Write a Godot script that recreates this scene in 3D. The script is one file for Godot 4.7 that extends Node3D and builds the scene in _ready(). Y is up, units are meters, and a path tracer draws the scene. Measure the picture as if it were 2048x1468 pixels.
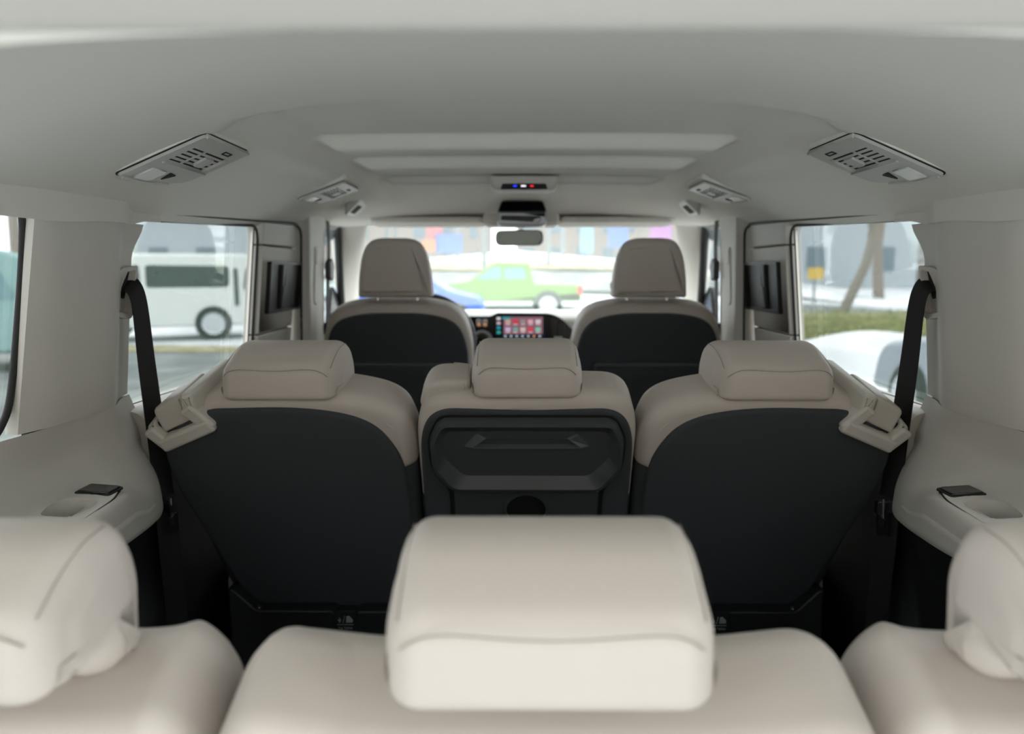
extends Node3D
# Interior of a people carrier seen from its open tailgate. x: right, y: up, depth d runs forward (-z). Metres.

var M := {}
var taken := {}
var rng := RandomNumberGenerator.new()


func V(x: float, y: float, d: float) -> Vector3:
	return Vector3(x, y, -d)


func setup_view() -> void:
	var cam := Camera3D.new()
	cam.name = "camera"
	cam.position = V(-0.021, 1.62, 0.0)
	cam.rotation = Vector3(deg_to_rad(-7.6), 0.0056, 0)
	cam.near = 0.02
	cam.far = 900.0
	var lens := CameraAttributesPhysical.new()
	lens.frustum_focal_length = 23.706
	lens.frustum_focus_distance = 1.15
	lens.frustum_near = 0.02
	lens.frustum_far = 900.0
	lens.exposure_aperture = 2.9
	cam.attributes = lens
	cam.fov = 53.70
	add_child(cam)
	cam.current = true
	var sm := ProceduralSkyMaterial.new()
	sm.sky_top_color = Color(0.88, 0.90, 0.905)
	sm.sky_horizon_color = Color(0.90, 0.92, 0.93)
	sm.ground_bottom_color = Color(0.62, 0.63, 0.64)
	sm.ground_horizon_color = Color(0.80, 0.82, 0.83)
	sm.sky_energy_multiplier = 1.0
	sm.use_debanding = false
	var sky := Sky.new()
	sky.sky_material = sm
	var e := Environment.new()
	e.background_mode = Environment.BG_SKY
	e.sky = sky
	e.background_energy_multiplier = 1.45
	e.tonemap_mode = Environment.TONE_MAPPER_LINEAR
	e.tonemap_exposure = 4.3
	e.sdfgi_enabled = true
	e.ssao_enabled = true
	e.ssil_enabled = true
	var we := WorldEnvironment.new()
	we.name = "environment"
	we.environment = e
	add_child(we)


# ---------------------------------------------------------------- materials
func noise_tex(freq: float, size: int, oct: int, seed_: int, normal := 0.0) -> NoiseTexture2D:
	var n := FastNoiseLite.new()
	n.seed = seed_
	n.frequency = freq
	n.fractal_octaves = oct
	var t := NoiseTexture2D.new()
	t.width = size
	t.height = size
	t.seamless = true
	t.noise = n
	if normal > 0.0:
		t.as_normal_map = true
		t.bump_strength = normal
	return t


func mat(key: String, c: Color, rough := 0.6, metal := 0.0) -> StandardMaterial3D:
	var m := StandardMaterial3D.new()
	m.resource_name = key
	m.albedo_color = c
	m.roughness = rough
	m.metallic = metal
	m.cull_mode = BaseMaterial3D.CULL_DISABLED
	M[key] = m
	return m


func grain(m: StandardMaterial3D, tex: Texture2D, scale: float, depth_cm: float) -> void:
	m.heightmap_enabled = true
	m.heightmap_texture = tex
	m.heightmap_scale = depth_cm
	m.uv1_triplanar = true
	m.uv1_scale = Vector3.ONE * scale


func tint(m: StandardMaterial3D, tex: Texture2D, scale: float) -> void:
	m.albedo_texture = tex
	m.uv1_triplanar = true
	m.uv1_scale = Vector3.ONE * scale


func ramped(t: NoiseTexture2D, a: Color, b: Color) -> NoiseTexture2D:
	var g := Gradient.new()
	g.set_color(0, a)
	g.set_color(1, b)
	g.set_offset(0, 0.25)
	g.set_offset(1, 0.75)
	t.color_ramp = g
	return t


func glass(key: String, c: Color) -> StandardMaterial3D:
	var m := mat(key, c, 0.02)
	m.transparency = BaseMaterial3D.TRANSPARENCY_ALPHA
	return m


func glow(key: String, c: Color, k: float) -> void:
	var m := mat(key, Color(0.05, 0.05, 0.05), 0.3)
	m.emission_enabled = true
	m.emission = c
	m.emission_energy_multiplier = k


func setup_materials() -> void:
	var fine := noise_tex(0.12, 256, 3, 3)
	var weave := noise_tex(0.2, 256, 2, 7)
	grain(mat("seat", Color(0.74, 0.71, 0.68), 0.55), fine, 22.0, 0.022)
	grain(mat("headliner", Color(0.855, 0.845, 0.815), 0.9), weave, 30.0, 0.03)
	grain(mat("trim", Color(0.78, 0.765, 0.735), 0.5), fine, 26.0, 0.012)
	grain(mat("dark_fabric", Color(0.215, 0.235, 0.25), 0.85), weave, 40.0, 0.03)
	grain(mat("dark_plastic", Color(0.235, 0.25, 0.262), 0.40), fine, 34.0, 0.008)
	grain(mat("carpet", Color(0.075, 0.075, 0.08), 0.95), weave, 30.0, 0.08)
	grain(mat("black_trim", Color(0.10, 0.105, 0.115), 0.5), fine, 30.0, 0.01)
	mat("seam", Color(0.62, 0.585, 0.55), 0.8)
	mat("gap", Color(0.10, 0.10, 0.10), 0.8)
	mat("rubber", Color(0.05, 0.05, 0.05), 0.6)
	mat("grab_black", Color(0.055, 0.057, 0.062), 0.45)
	mat("piano", Color(0.03, 0.032, 0.036), 0.22)
	mat("gloss_dark", Color(0.12, 0.125, 0.135), 0.25)
	grain(mat("webbing", Color(0.065, 0.065, 0.075), 0.65), weave, 60.0, 0.03)
	mat("chrome", Color(0.75, 0.75, 0.75), 0.18, 1.0)
	mat("vent_plastic", Color(0.74, 0.735, 0.715), 0.4)
	mat("lens", Color(0.82, 0.82, 0.80), 0.15)
	mat("mirror_face", Color(0.82, 0.84, 0.82), 0.02, 1.0)
	mat("grey_label", Color(0.55, 0.57, 0.57), 0.6)
	mat("dash_top", Color(0.83, 0.83, 0.81), 0.5)
	mat("silver", Color(0.72, 0.73, 0.75), 0.35, 0.6)
	glass("windshield_glass", Color(0.56, 0.63, 0.59, 0.15))
	glass("tinted_glass", Color(0.42, 0.52, 0.46, 0.34))
	glass("door_glass", Color(0.72, 0.82, 0.79, 0.10))
	glow("led_blue", Color(0.10, 0.20, 1.0), 0.45)
	glow("led_white", Color(1, 1, 1), 0.30)
	glow("led_red", Color(1.0, 0.12, 0.18), 0.28)
	glow("led_amber", Color(1.0, 0.62, 0.25), 0.16)
	# outdoors
	tint(mat("snow", Color(0.95, 0.96, 0.97), 0.8), ramped(noise_tex(0.01, 256, 4, 11), Color(0.74, 0.75, 0.75), Color(0.92, 0.92, 0.92)), 0.07)
	tint(mat("asphalt", Color(0.80, 0.82, 0.82), 0.75), ramped(noise_tex(0.02, 256, 5, 12), Color(0.44, 0.45, 0.45), Color(0.60, 0.605, 0.60)), 0.12)
	tint(mat("dry_grass", Color(1, 1, 1), 0.9), ramped(noise_tex(0.03, 256, 4, 13), Color(0.50, 0.47, 0.33), Color(0.66, 0.64, 0.52)), 0.2)
	tint(mat("hedge", Color(1, 1, 1), 0.9), ramped(noise_tex(0.05, 256, 4, 14), Color(0.33, 0.36, 0.20), Color(0.56, 0.55, 0.36)), 0.8)
	mat("bark", Color(0.50, 0.47, 0.44), 0.9)
	mat("bark_pale", Color(0.50, 0.46, 0.43), 0.9)
	mat("car_white", Color(0.80, 0.82, 0.81), 0.3)
	mat("car_green", Color(0.38, 0.52, 0.20), 0.35)
	mat("car_blue", Color(0.10, 0.30, 0.74), 0.3)
	mat("car_silver", Color(0.55, 0.58, 0.61), 0.3)
	mat("car_teal", Color(0.50, 0.63, 0.63), 0.3)
	mat("car_glass", Color(0.22, 0.27, 0.28), 0.08)
	mat("car_glass_pale", Color(0.42, 0.55, 0.58), 0.08)
	mat("tyre", Color(0.14, 0.15, 0.16), 0.8)
	mat("rim", Color(0.75, 0.77, 0.79), 0.4, 0.3)
	mat("car_black", Color(0.12, 0.13, 0.13), 0.6)
	mat("tail_red", Color(0.80, 0.13, 0.14), 0.3)
	mat("pole", Color(0.50, 0.52, 0.53), 0.6)
	mat("sign_red", Color(0.66, 0.42, 0.44), 0.5)
	mat("sign_blue", Color(0.38, 0.47, 0.70), 0.5)
	mat("sign_orange", Color(0.72, 0.48, 0.36), 0.5)
	mat("sign_magenta", Color(0.60, 0.42, 0.62), 0.5)
	mat("sign_yellow", Color(0.78, 0.66, 0.28), 0.5)
	mat("sign_pale", Color(0.50, 0.64, 0.70), 0.5)
	mat("house_wall", Color(0.50, 0.47, 0.45), 0.9)
	mat("house_pale", Color(0.62, 0.65, 0.67), 0.9)
	mat("unseen_wall_beige", Color(0.68, 0.61, 0.55), 0.9)  # for the unseen wall behind the van, warm to tint the rear light
	mat("house_roof", Color(0.58, 0.56, 0.55), 0.9)
	mat("house_glass", Color(0.36, 0.42, 0.46), 0.1)


# ---------------------------------------------------------------- nodes
func numbered(called: String) -> String:
	var n: int = taken.get(called, 0)
	taken[called] = n + 1
	return called if n == 0 else "%s_%03d" % [called, n]


func thing(called: String, label: String, category: String, at: Vector3, group := "") -> Node3D:
	var o := Node3D.new()
	o.name = numbered(called)
	o.position = at
	add_child(o)
	o.set_meta("label", label)
	o.set_meta("category", category)
	if group:
		o.set_meta("group", group)
	return o


func struct(called: String, label := "") -> Node3D:
	var o := Node3D.new()
	o.name = called
	add_child(o)
	o.set_meta("kind", "structure")
	if label:
		o.set_meta("label", label)
	return o


# commits a SurfaceTool built in world axes as a named part; a part of a part is given its part as parent
func put(called: String, st: SurfaceTool, m: String, parent: Node3D = null, label := "") -> MeshInstance3D:
	var o := MeshInstance3D.new()
	o.name = called
	st.generate_normals()
	st.index()
	o.mesh = st.commit()
	o.material_override = M[m]
	if parent:
		var off := Vector3.ZERO
		var p: Node = parent
		while p != self:
			off += (p as Node3D).position
			p = p.get_parent()
		o.position = -off
		parent.add_child(o, true)
	else:
		add_child(o, true)
	if label:
		o.set_meta("label", label)
	return o


func tool() -> SurfaceTool:
	var st := SurfaceTool.new()
	st.begin(Mesh.PRIMITIVE_TRIANGLES)
	return st


# ---------------------------------------------------------------- shapes
func tri(st: SurfaceTool, a: Vector3, b: Vector3, c: Vector3) -> void:
	st.add_vertex(a)
	st.add_vertex(b)
	st.add_vertex(c)


func quad(st: SurfaceTool, a: Vector3, b: Vector3, c: Vector3, d: Vector3) -> void:
	tri(st, a, b, c)
	tri(st, a, c, d)


# polygon with rounded corners: each point is [x, y, cut length]
func rp(pts: Array, seg := 5) -> PackedVector2Array:
	var out := PackedVector2Array()
	var n := pts.size()
	for i in n:
		var p := Vector2(pts[i][0], pts[i][1])
		var r: float = pts[i][2] if pts[i].size() > 2 else 0.0
		if r <= 0.0:
			out.append(p)
			continue
		var a := Vector2(pts[(i + n - 1) % n][0], pts[(i + n - 1) % n][1])
		var b := Vector2(pts[(i + 1) % n][0], pts[(i + 1) % n][1])
		var pa := p + (a - p).normalized() * minf(r, (a - p).length() * 0.49)
		var pb := p + (b - p).normalized() * minf(r, (b - p).length() * 0.49)
		for k in seg + 1:
			var t := float(k) / seg
			out.append(pa.lerp(p, t).lerp(p.lerp(pb, t), t))
	return out


func rrect(x0: float, y0: float, x1: float, y1: float, r: float, seg := 5) -> PackedVector2Array:
	return rp([[x0, y0, r], [x1, y0, r], [x1, y1, r], [x0, y1, r]], seg)


func circle(x: float, y: float, r: float, seg := 20) -> PackedVector2Array:
	var o := PackedVector2Array()
	for i in seg:
		o.append(Vector2(x + r * cos(TAU * i / seg), y + r * sin(TAU * i / seg)))
	return o


func shrink(o: PackedVector2Array, k: float) -> PackedVector2Array:
	if k == 0.0:
		return o
	var n := o.size()
	var area := 0.0
	for i in n:
		area += o[i].cross(o[(i + 1) % n])
	var s := 1.0 if area > 0.0 else -1.0
	var out := PackedVector2Array()
	for i in n:
		var e1 := (o[i] - o[(i + n - 1) % n]).normalized()
		var e2 := (o[(i + 1) % n] - o[i]).normalized()
		var n1 := Vector2(-e1.y, e1.x) * s
		var n2 := Vector2(-e2.y, e2.x) * s
		var m := (n1 + n2)
		var l := m.length()
		m = m / l if l > 0.01 else n1
		out.append(o[i] + m * k / maxf(m.dot(n1), 0.5))
	return out


# an outline in (u, v) extruded from w0 to w1 with rounded rims r0 and r1; f maps u, v, w to the world; bulge domes the faces
func slab(st: SurfaceTool, o: PackedVector2Array, w0: float, w1: float, r0: float, r1: float, f: Callable, seg := 4, bulge0 := 0.0, bulge1 := 0.0) -> void:
	var rings: Array[PackedVector3Array] = []
	var plan := []
	var s0 := seg if r0 > 0.0 else 0
	var s1 := seg if r1 > 0.0 else 0
	for k in s0 + 1:
		var a := PI / 2 * k / maxi(s0, 1) if s0 else PI / 2
		plan.append([r0 * (1.0 - sin(a)), w0 + r0 * (1.0 - cos(a))])
	for k in s1 + 1:
		var a := PI / 2 * (s1 - k) / maxi(s1, 1) if s1 else PI / 2
		plan.append([r1 * (1.0 - sin(a)), w1 - r1 * (1.0 - cos(a))])
	var flats: Array[PackedVector2Array] = []
	for p in plan:
		var q := shrink(o, p[0])
		flats.append(q)
		var ring := PackedVector3Array()
		for c in q:
			ring.append(f.call(c.x, c.y, p[1]))
		rings.append(ring)
	var n := o.size()
	st.set_smooth_group(0)
	for k in rings.size() - 1:
		var hard: bool = (k == s0) and false
		for i in n:
			var j := (i + 1) % n
			quad(st, rings[k][i], rings[k][j], rings[k + 1][j], rings[k + 1][i])
	for side in 2:
		var q := flats[0] if side == 0 else flats[flats.size() - 1]
		var w := w0 if side == 0 else w1
		var bulge := bulge0 if side == 0 else bulge1
		st.set_smooth_group(0 if bulge != 0.0 else 1 + side)
		if bulge != 0.0:
			var c := Vector2.ZERO
			for p in q:
				c += p / q.size()
			var lo := q[0]
			var hi := q[0]
			for p in q:
				lo = lo.min(p)
				hi = hi.max(p)
			var half := (hi - lo) / 2.0
			var cen := (hi + lo) / 2.0
			var prev := rings[0] if side == 0 else rings[rings.size() - 1]
			var steps := [0.9, 0.78, 0.64, 0.5, 0.34, 0.17]
			for t in steps:
				var ring := PackedVector3Array()
				for p in q:
					var e: Vector2 = c.lerp(p, t)
					ring.append(f.call(e.x, e.y, w + (-bulge if side == 0 else bulge) * maxf(0.0, 1.0 - pow((e.x - cen.x) / half.x, 2.0)) * maxf(0.0, 1.0 - pow((e.y - cen.y) / half.y, 2.0))))
				for i in n:
					var j := (i + 1) % n
					if side == 0:
						quad(st, ring[i], ring[j], prev[j], prev[i])
					else:
						quad(st, prev[i], prev[j], ring[j], ring[i])
				prev = ring
			var mid: Vector3 = f.call(c.x, c.y, w + (-bulge if side == 0 else bulge) * (1.0 - pow((c.x - cen.x) / half.x, 2.0)) * (1.0 - pow((c.y - cen.y) / half.y, 2.0)))
			for i in n:
				var j := (i + 1) % n
				if side == 0:
					tri(st, mid, prev[j], prev[i])
				else:
					tri(st, mid, prev[i], prev[j])
		else:
			var idx := Geometry2D.triangulate_polygon(q)
			if idx.is_empty():
				idx = Geometry2D.triangulate_polygon(o)
			for i in range(0, idx.size(), 3):
				var a: Vector3 = f.call(q[idx[i]].x, q[idx[i]].y, w)
				var b: Vector3 = f.call(q[idx[i + 1]].x, q[idx[i + 1]].y, w)
				var c: Vector3 = f.call(q[idx[i + 2]].x, q[idx[i + 2]].y, w)
				if side == 0:
					tri(st, a, b, c)
				else:
					tri(st, a, c, b)


# a frame: the outline o with the hole i (same number of points), extruded from w0 to w1
func hoop(st: SurfaceTool, o: PackedVector2Array, i: PackedVector2Array, w0: float, w1: float, f: Callable) -> void:
	var n := o.size()
	for k in n:
		var j := (k + 1) % n
		var c := [f.call(o[k].x, o[k].y, w0), f.call(o[j].x, o[j].y, w0), f.call(o[j].x, o[j].y, w1), f.call(o[k].x, o[k].y, w1),
			f.call(i[k].x, i[k].y, w0), f.call(i[j].x, i[j].y, w0), f.call(i[j].x, i[j].y, w1), f.call(i[k].x, i[k].y, w1)]
		st.set_smooth_group(1)
		quad(st, c[0], c[1], c[5], c[4])
		st.set_smooth_group(2)
		quad(st, c[3], c[7], c[6], c[2])
		st.set_smooth_group(3)
		quad(st, c[0], c[3], c[2], c[1])
		st.set_smooth_group(4)
		quad(st, c[4], c[5], c[6], c[7])


# a curved sheet f(a, b), a and b from 0 to 1, thickened by off
func sheet(st: SurfaceTool, na: int, nb: int, f: Callable, off: Vector3, cut = null) -> void:
	var g := []
	for i in na + 1:
		var row := PackedVector3Array()
		for j in nb + 1:
			row.append(f.call(float(i) / na, float(j) / nb))
		g.append(row)
	for side in 2:
		st.set_smooth_group(side)
		var o := off * side
		for i in na:
			for j in nb:
				if cut != null and cut.call((g[i][j] + g[i + 1][j + 1]) * 0.5):
					continue
				quad(st, g[i][j] + o, g[i + 1][j] + o, g[i + 1][j + 1] + o, g[i][j + 1] + o)
	st.set_smooth_group(2)
	for i in na:
		for j in [0, nb]:
			quad(st, g[i][j], g[i + 1][j], g[i + 1][j] + off, g[i][j] + off)
	for j in nb:
		for i in [0, na]:
			quad(st, g[i][j], g[i][j + 1], g[i][j + 1] + off, g[i][j] + off)


func smooth_path(p: Array, per := 6) -> PackedVector3Array:
	var out := PackedVector3Array()
	for i in p.size() - 1:
		var a: Vector3 = p[maxi(i - 1, 0)]
		var b: Vector3 = p[i]
		var c: Vector3 = p[i + 1]
		var d: Vector3 = p[mini(i + 2, p.size() - 1)]
		for k in per:
			out.append(b.cubic_interpolate(c, a, d, float(k) / per))
	out.append(p[p.size() - 1])
	return out


func tube(st: SurfaceTool, path: PackedVector3Array, r0: float, r1 := -1.0, seg := 8) -> void:
	if r1 < 0.0:
		r1 = r0
	var n := path.size()
	var rings := []
	var up := Vector3.UP
	for i in n:
		var t := (path[mini(i + 1, n - 1)] - path[maxi(i - 1, 0)]).normalized()
		if absf(t.dot(up)) > 0.95:
			up = Vector3.RIGHT if absf(t.x) < 0.9 else Vector3.FORWARD
		var a := t.cross(up).normalized()
		var b := a.cross(t).normalized()
		up = b
		var ring := PackedVector3Array()
		var r := lerpf(r0, r1, float(i) / maxi(n - 1, 1))
		for k in seg:
			ring.append(path[i] + a * cos(TAU * k / seg) * r + b * sin(TAU * k / seg) * r)
		rings.append(ring)
	st.set_smooth_group(0)
	for i in n - 1:
		for k in seg:
			var j := (k + 1) % seg
			quad(st, rings[i][k], rings[i][j], rings[i + 1][j], rings[i + 1][k])
	st.set_smooth_group(1)
	for k in range(1, seg - 1):
		tri(st, rings[0][0], rings[0][k + 1], rings[0][k])
		tri(st, rings[n - 1][0], rings[n - 1][k], rings[n - 1][k + 1])


# a flat band along a path; across is its width vector at both ends
func band(st: SurfaceTool, path: PackedVector3Array, across0: Vector3, across1: Vector3, thick: float) -> void:
	var n := path.size()
	var rings := []
	for i in n:
		var t := (path[mini(i + 1, n - 1)] - path[maxi(i - 1, 0)]).normalized()
		var w := across0.lerp(across1, float(i) / (n - 1)) * 0.5
		var k := t.cross(w).normalized() * thick * 0.5
		rings.append([path[i] - w - k, path[i] + w - k, path[i] + w + k, path[i] - w + k])
	for i in n - 1:
		for s in 4:
			st.set_smooth_group(s)
			quad(st, rings[i][s], rings[i][(s + 1) % 4], rings[i + 1][(s + 1) % 4], rings[i + 1][s])
	st.set_smooth_group(5)
	quad(st, rings[0][0], rings[0][1], rings[0][2], rings[0][3])
	quad(st, rings[n - 1][0], rings[n - 1][3], rings[n - 1][2], rings[n - 1][1])


# profile of [radius, height] turned about an axis at c
func lathe(st: SurfaceTool, prof: Array, c: Vector3, axis: Vector3, seg := 20) -> void:
	var z := axis.normalized()
	var x := z.cross(Vector3.UP if absf(z.y) < 0.9 else Vector3.RIGHT).normalized()
	var y := z.cross(x)
	for i in prof.size() - 1:
		st.set_smooth_group(i)
		for k in seg:
			var q := []
			for e in [[i, k], [i, k + 1], [i + 1, k + 1], [i + 1, k]]:
				var a := TAU * float(e[1] % seg) / seg
				q.append(c + (x * cos(a) + y * sin(a)) * prof[e[0]][0] + z * prof[e[0]][1])
			quad(st, q[0], q[1], q[2], q[3])


# a sloping strip between two outlines of the same number of points
func slope(st: SurfaceTool, o: PackedVector2Array, i: PackedVector2Array, wo: float, wi: float, f: Callable) -> void:
	st.set_smooth_group(-1)
	for k in o.size():
		var j := (k + 1) % o.size()
		quad(st, f.call(o[k].x, o[k].y, wo), f.call(o[j].x, o[j].y, wo), f.call(i[j].x, i[j].y, wi), f.call(i[k].x, i[k].y, wi))


func box(st: SurfaceTool, a: Vector3, b: Vector3, r := 0.003) -> void:
	slab(st, rrect(a.x, a.y, b.x, b.y, r, 2), minf(a.z, b.z), maxf(a.z, b.z), r, r, func(u: float, v: float, w: float): return Vector3(u, v, w), 2)


# polyline lookup: pts of [t, value], smoothed
func look(pts: Array, t: float) -> float:
	if t <= pts[0][0]:
		return pts[0][1]
	for i in pts.size() - 1:
		if t <= pts[i + 1][0]:
			var a: Array = pts[maxi(i - 1, 0)]
			var b: Array = pts[i]
			var c: Array = pts[i + 1]
			var k: float = (t - b[0]) / (c[0] - b[0])
			return lerpf(b[1], c[1], k)
	return pts[pts.size() - 1][1]


# ---------------------------------------------------------------- cabin shell
const RC := [[0.28, 1.70], [0.36, 1.735], [0.5, 1.80], [0.65, 1.845], [0.8, 1.868], [1.1, 1.886], [1.5, 1.903], [1.9, 1.91], [2.4, 1.915], [2.55, 1.908], [2.66, 1.885], [2.8, 1.83], [3.1, 1.81]]
const RK := [[1.0, 0.153], [1.5, 0.17], [2.0, 0.16], [2.4, 0.145], [2.66, 0.09], [2.8, 0.03], [3.0, 0.02]]
const SAW := [[1.600, 0.0], [1.620, 0.030], [1.640, 0.032], [1.92, 0.0], [1.950, 0.0], [1.970, 0.028], [1.99, 0.030], [2.33, 0.0], [2.375, 0.0], [2.393, 0.023], [2.41, 0.024], [2.6, 0.0]]


func soft(pts: Array, t: float, h: float) -> float:
	var s := 0.0
	for k in 5:
		s += look(pts, t + h * (k - 2) / 2.0)
	return s / 5.0


# the same without the sunken middle panel, for what is fixed beside it
func roof_side(x: float, d: float) -> float:
	return soft(RC, d, 0.06) - soft(RK, d, 0.1) * pow(absf(x) / 0.74, 3.0)


func roof(x: float, d: float) -> float:
	var ax := absf(x)
	var flat := smoothstep(1.15, 1.28, d) * (1.0 - smoothstep(2.55, 2.7, d)) * (1.0 - smoothstep(0.44, 0.51, ax))
	var y := soft(RC, d, 0.06) - soft(RK, d, 0.1) * pow(ax / 0.74, 3.0) * (1.0 - 0.88 * flat)
	y -= look(SAW, d) * (1.0 - smoothstep(0.40, 0.47, ax))
	# shallow raised border of the middle panel
	var edge := smoothstep(1.20, 1.235, d) * (1.0 - smoothstep(0.60, 0.63, ax + 0.10 * clampf(d - 1.2, 0.0, 1.0)))
	return y + 0.006 * edge * (1.0 - smoothstep(2.5, 2.6, d))


func wx(y: float) -> float:
	return 0.74 + 0.1 * (1.75 - y)


func make_shell() -> void:
	var st := tool()
	box(st, V(-0.82, 0.43, 3.9), V(0.82, 0.48, -0.15), 0.004)
	var fl := struct("floor", "black carpeted cabin floor")
	put("carpet", st, "carpet", fl)
	for x in [-0.52, -0.2, 0.2, 0.52]:
		st = tool()
		box(st, V(x - 0.018, 0.48, 3.0), V(x + 0.018, 0.488, 0.1), 0.002)
		put("seat_rail", st, "black_trim", fl)

	var ce := struct("ceiling", "beige fabric headliner with moulded cross ribs")
	st = tool()
	sheet(st, 420, 100, func(a: float, b: float):
		var x := lerpf(-0.76, 0.76, b)
		var d := lerpf(0.34, 3.02, a)
		return V(x, roof(x, d), d), Vector3(0, 0.035, 0))
	put("headliner", st, "headliner", ce)
	st = tool()
	sheet(st, 20, 20, func(a: float, b: float):
		var x := lerpf(-0.84, 0.84, b)
		return V(x, 2.0 - 0.2 * pow(absf(x) / 0.84, 4.0) - 0.10 * pow(a, 6.0), lerpf(0.2, 3.05, a)), Vector3(0, 0.02, 0))
	put("roof_skin", st, "car_silver", ce)

	# rear header over the tailgate opening
	var hd := struct("trim_1", "pale padded header over the tailgate opening")
	st = tool()
	slab(st, rp([[0.19, 1.90], [0.19, 1.752, 0.02], [0.335, 1.722, 0.012], [0.352, 1.735, 0.012], [0.42, 1.90]]), -0.80, 0.80, 0.0, 0.0,
		func(u: float, v: float, w: float): return V(w, v, u))
	put("header_panel", st, "trim", hd)

	# raised tailgate over the camera, out of view, shades the third row
	var tg := struct("door_5", "raised tailgate above the rear opening, out of view, shades the third row")
	st = tool()
	sheet(st, 12, 12, func(a: float, b: float):
		var x := lerpf(-0.78, 0.78, b)
		return V(x, 1.99 + 0.16 * a - 0.10 * pow(a, 4.0) - 0.08 * pow(absf(x) / 0.78, 4.0), lerpf(0.18, -1.05, a)), Vector3(0, 0.05, 0))
	put("inner_panel", st, "trim", tg)

	# unseen wall behind the van, dims and warms light entering the open tailgate
	var wb := struct("unseen_wall_back", "unseen plain wall behind the van, dims and warms the rear light")
	st = tool()
	box(st, V(-18, -0.1, -16.0), V(18, 7.5, -16.4), 0.01)
	put("unseen_wall_face", st, "unseen_wall_beige", wb)
	# rear corner pillars, out of view, narrow the light from the tailgate opening
	for s in [-1, 1]:
		var cp := struct("trim_%d" % (6 if s < 0 else 7), "rear corner pillar trim, out of view, narrows the rear light")
		st = tool()
		box(st, V(s * 0.74, 0.44, 0.16), V(s * 0.86, 1.86, -0.06), 0.02)
		put("pillar_cover", st, "trim", cp)

	for s in [-1, 1]:
		make_side(s)
	make_front()


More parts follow.
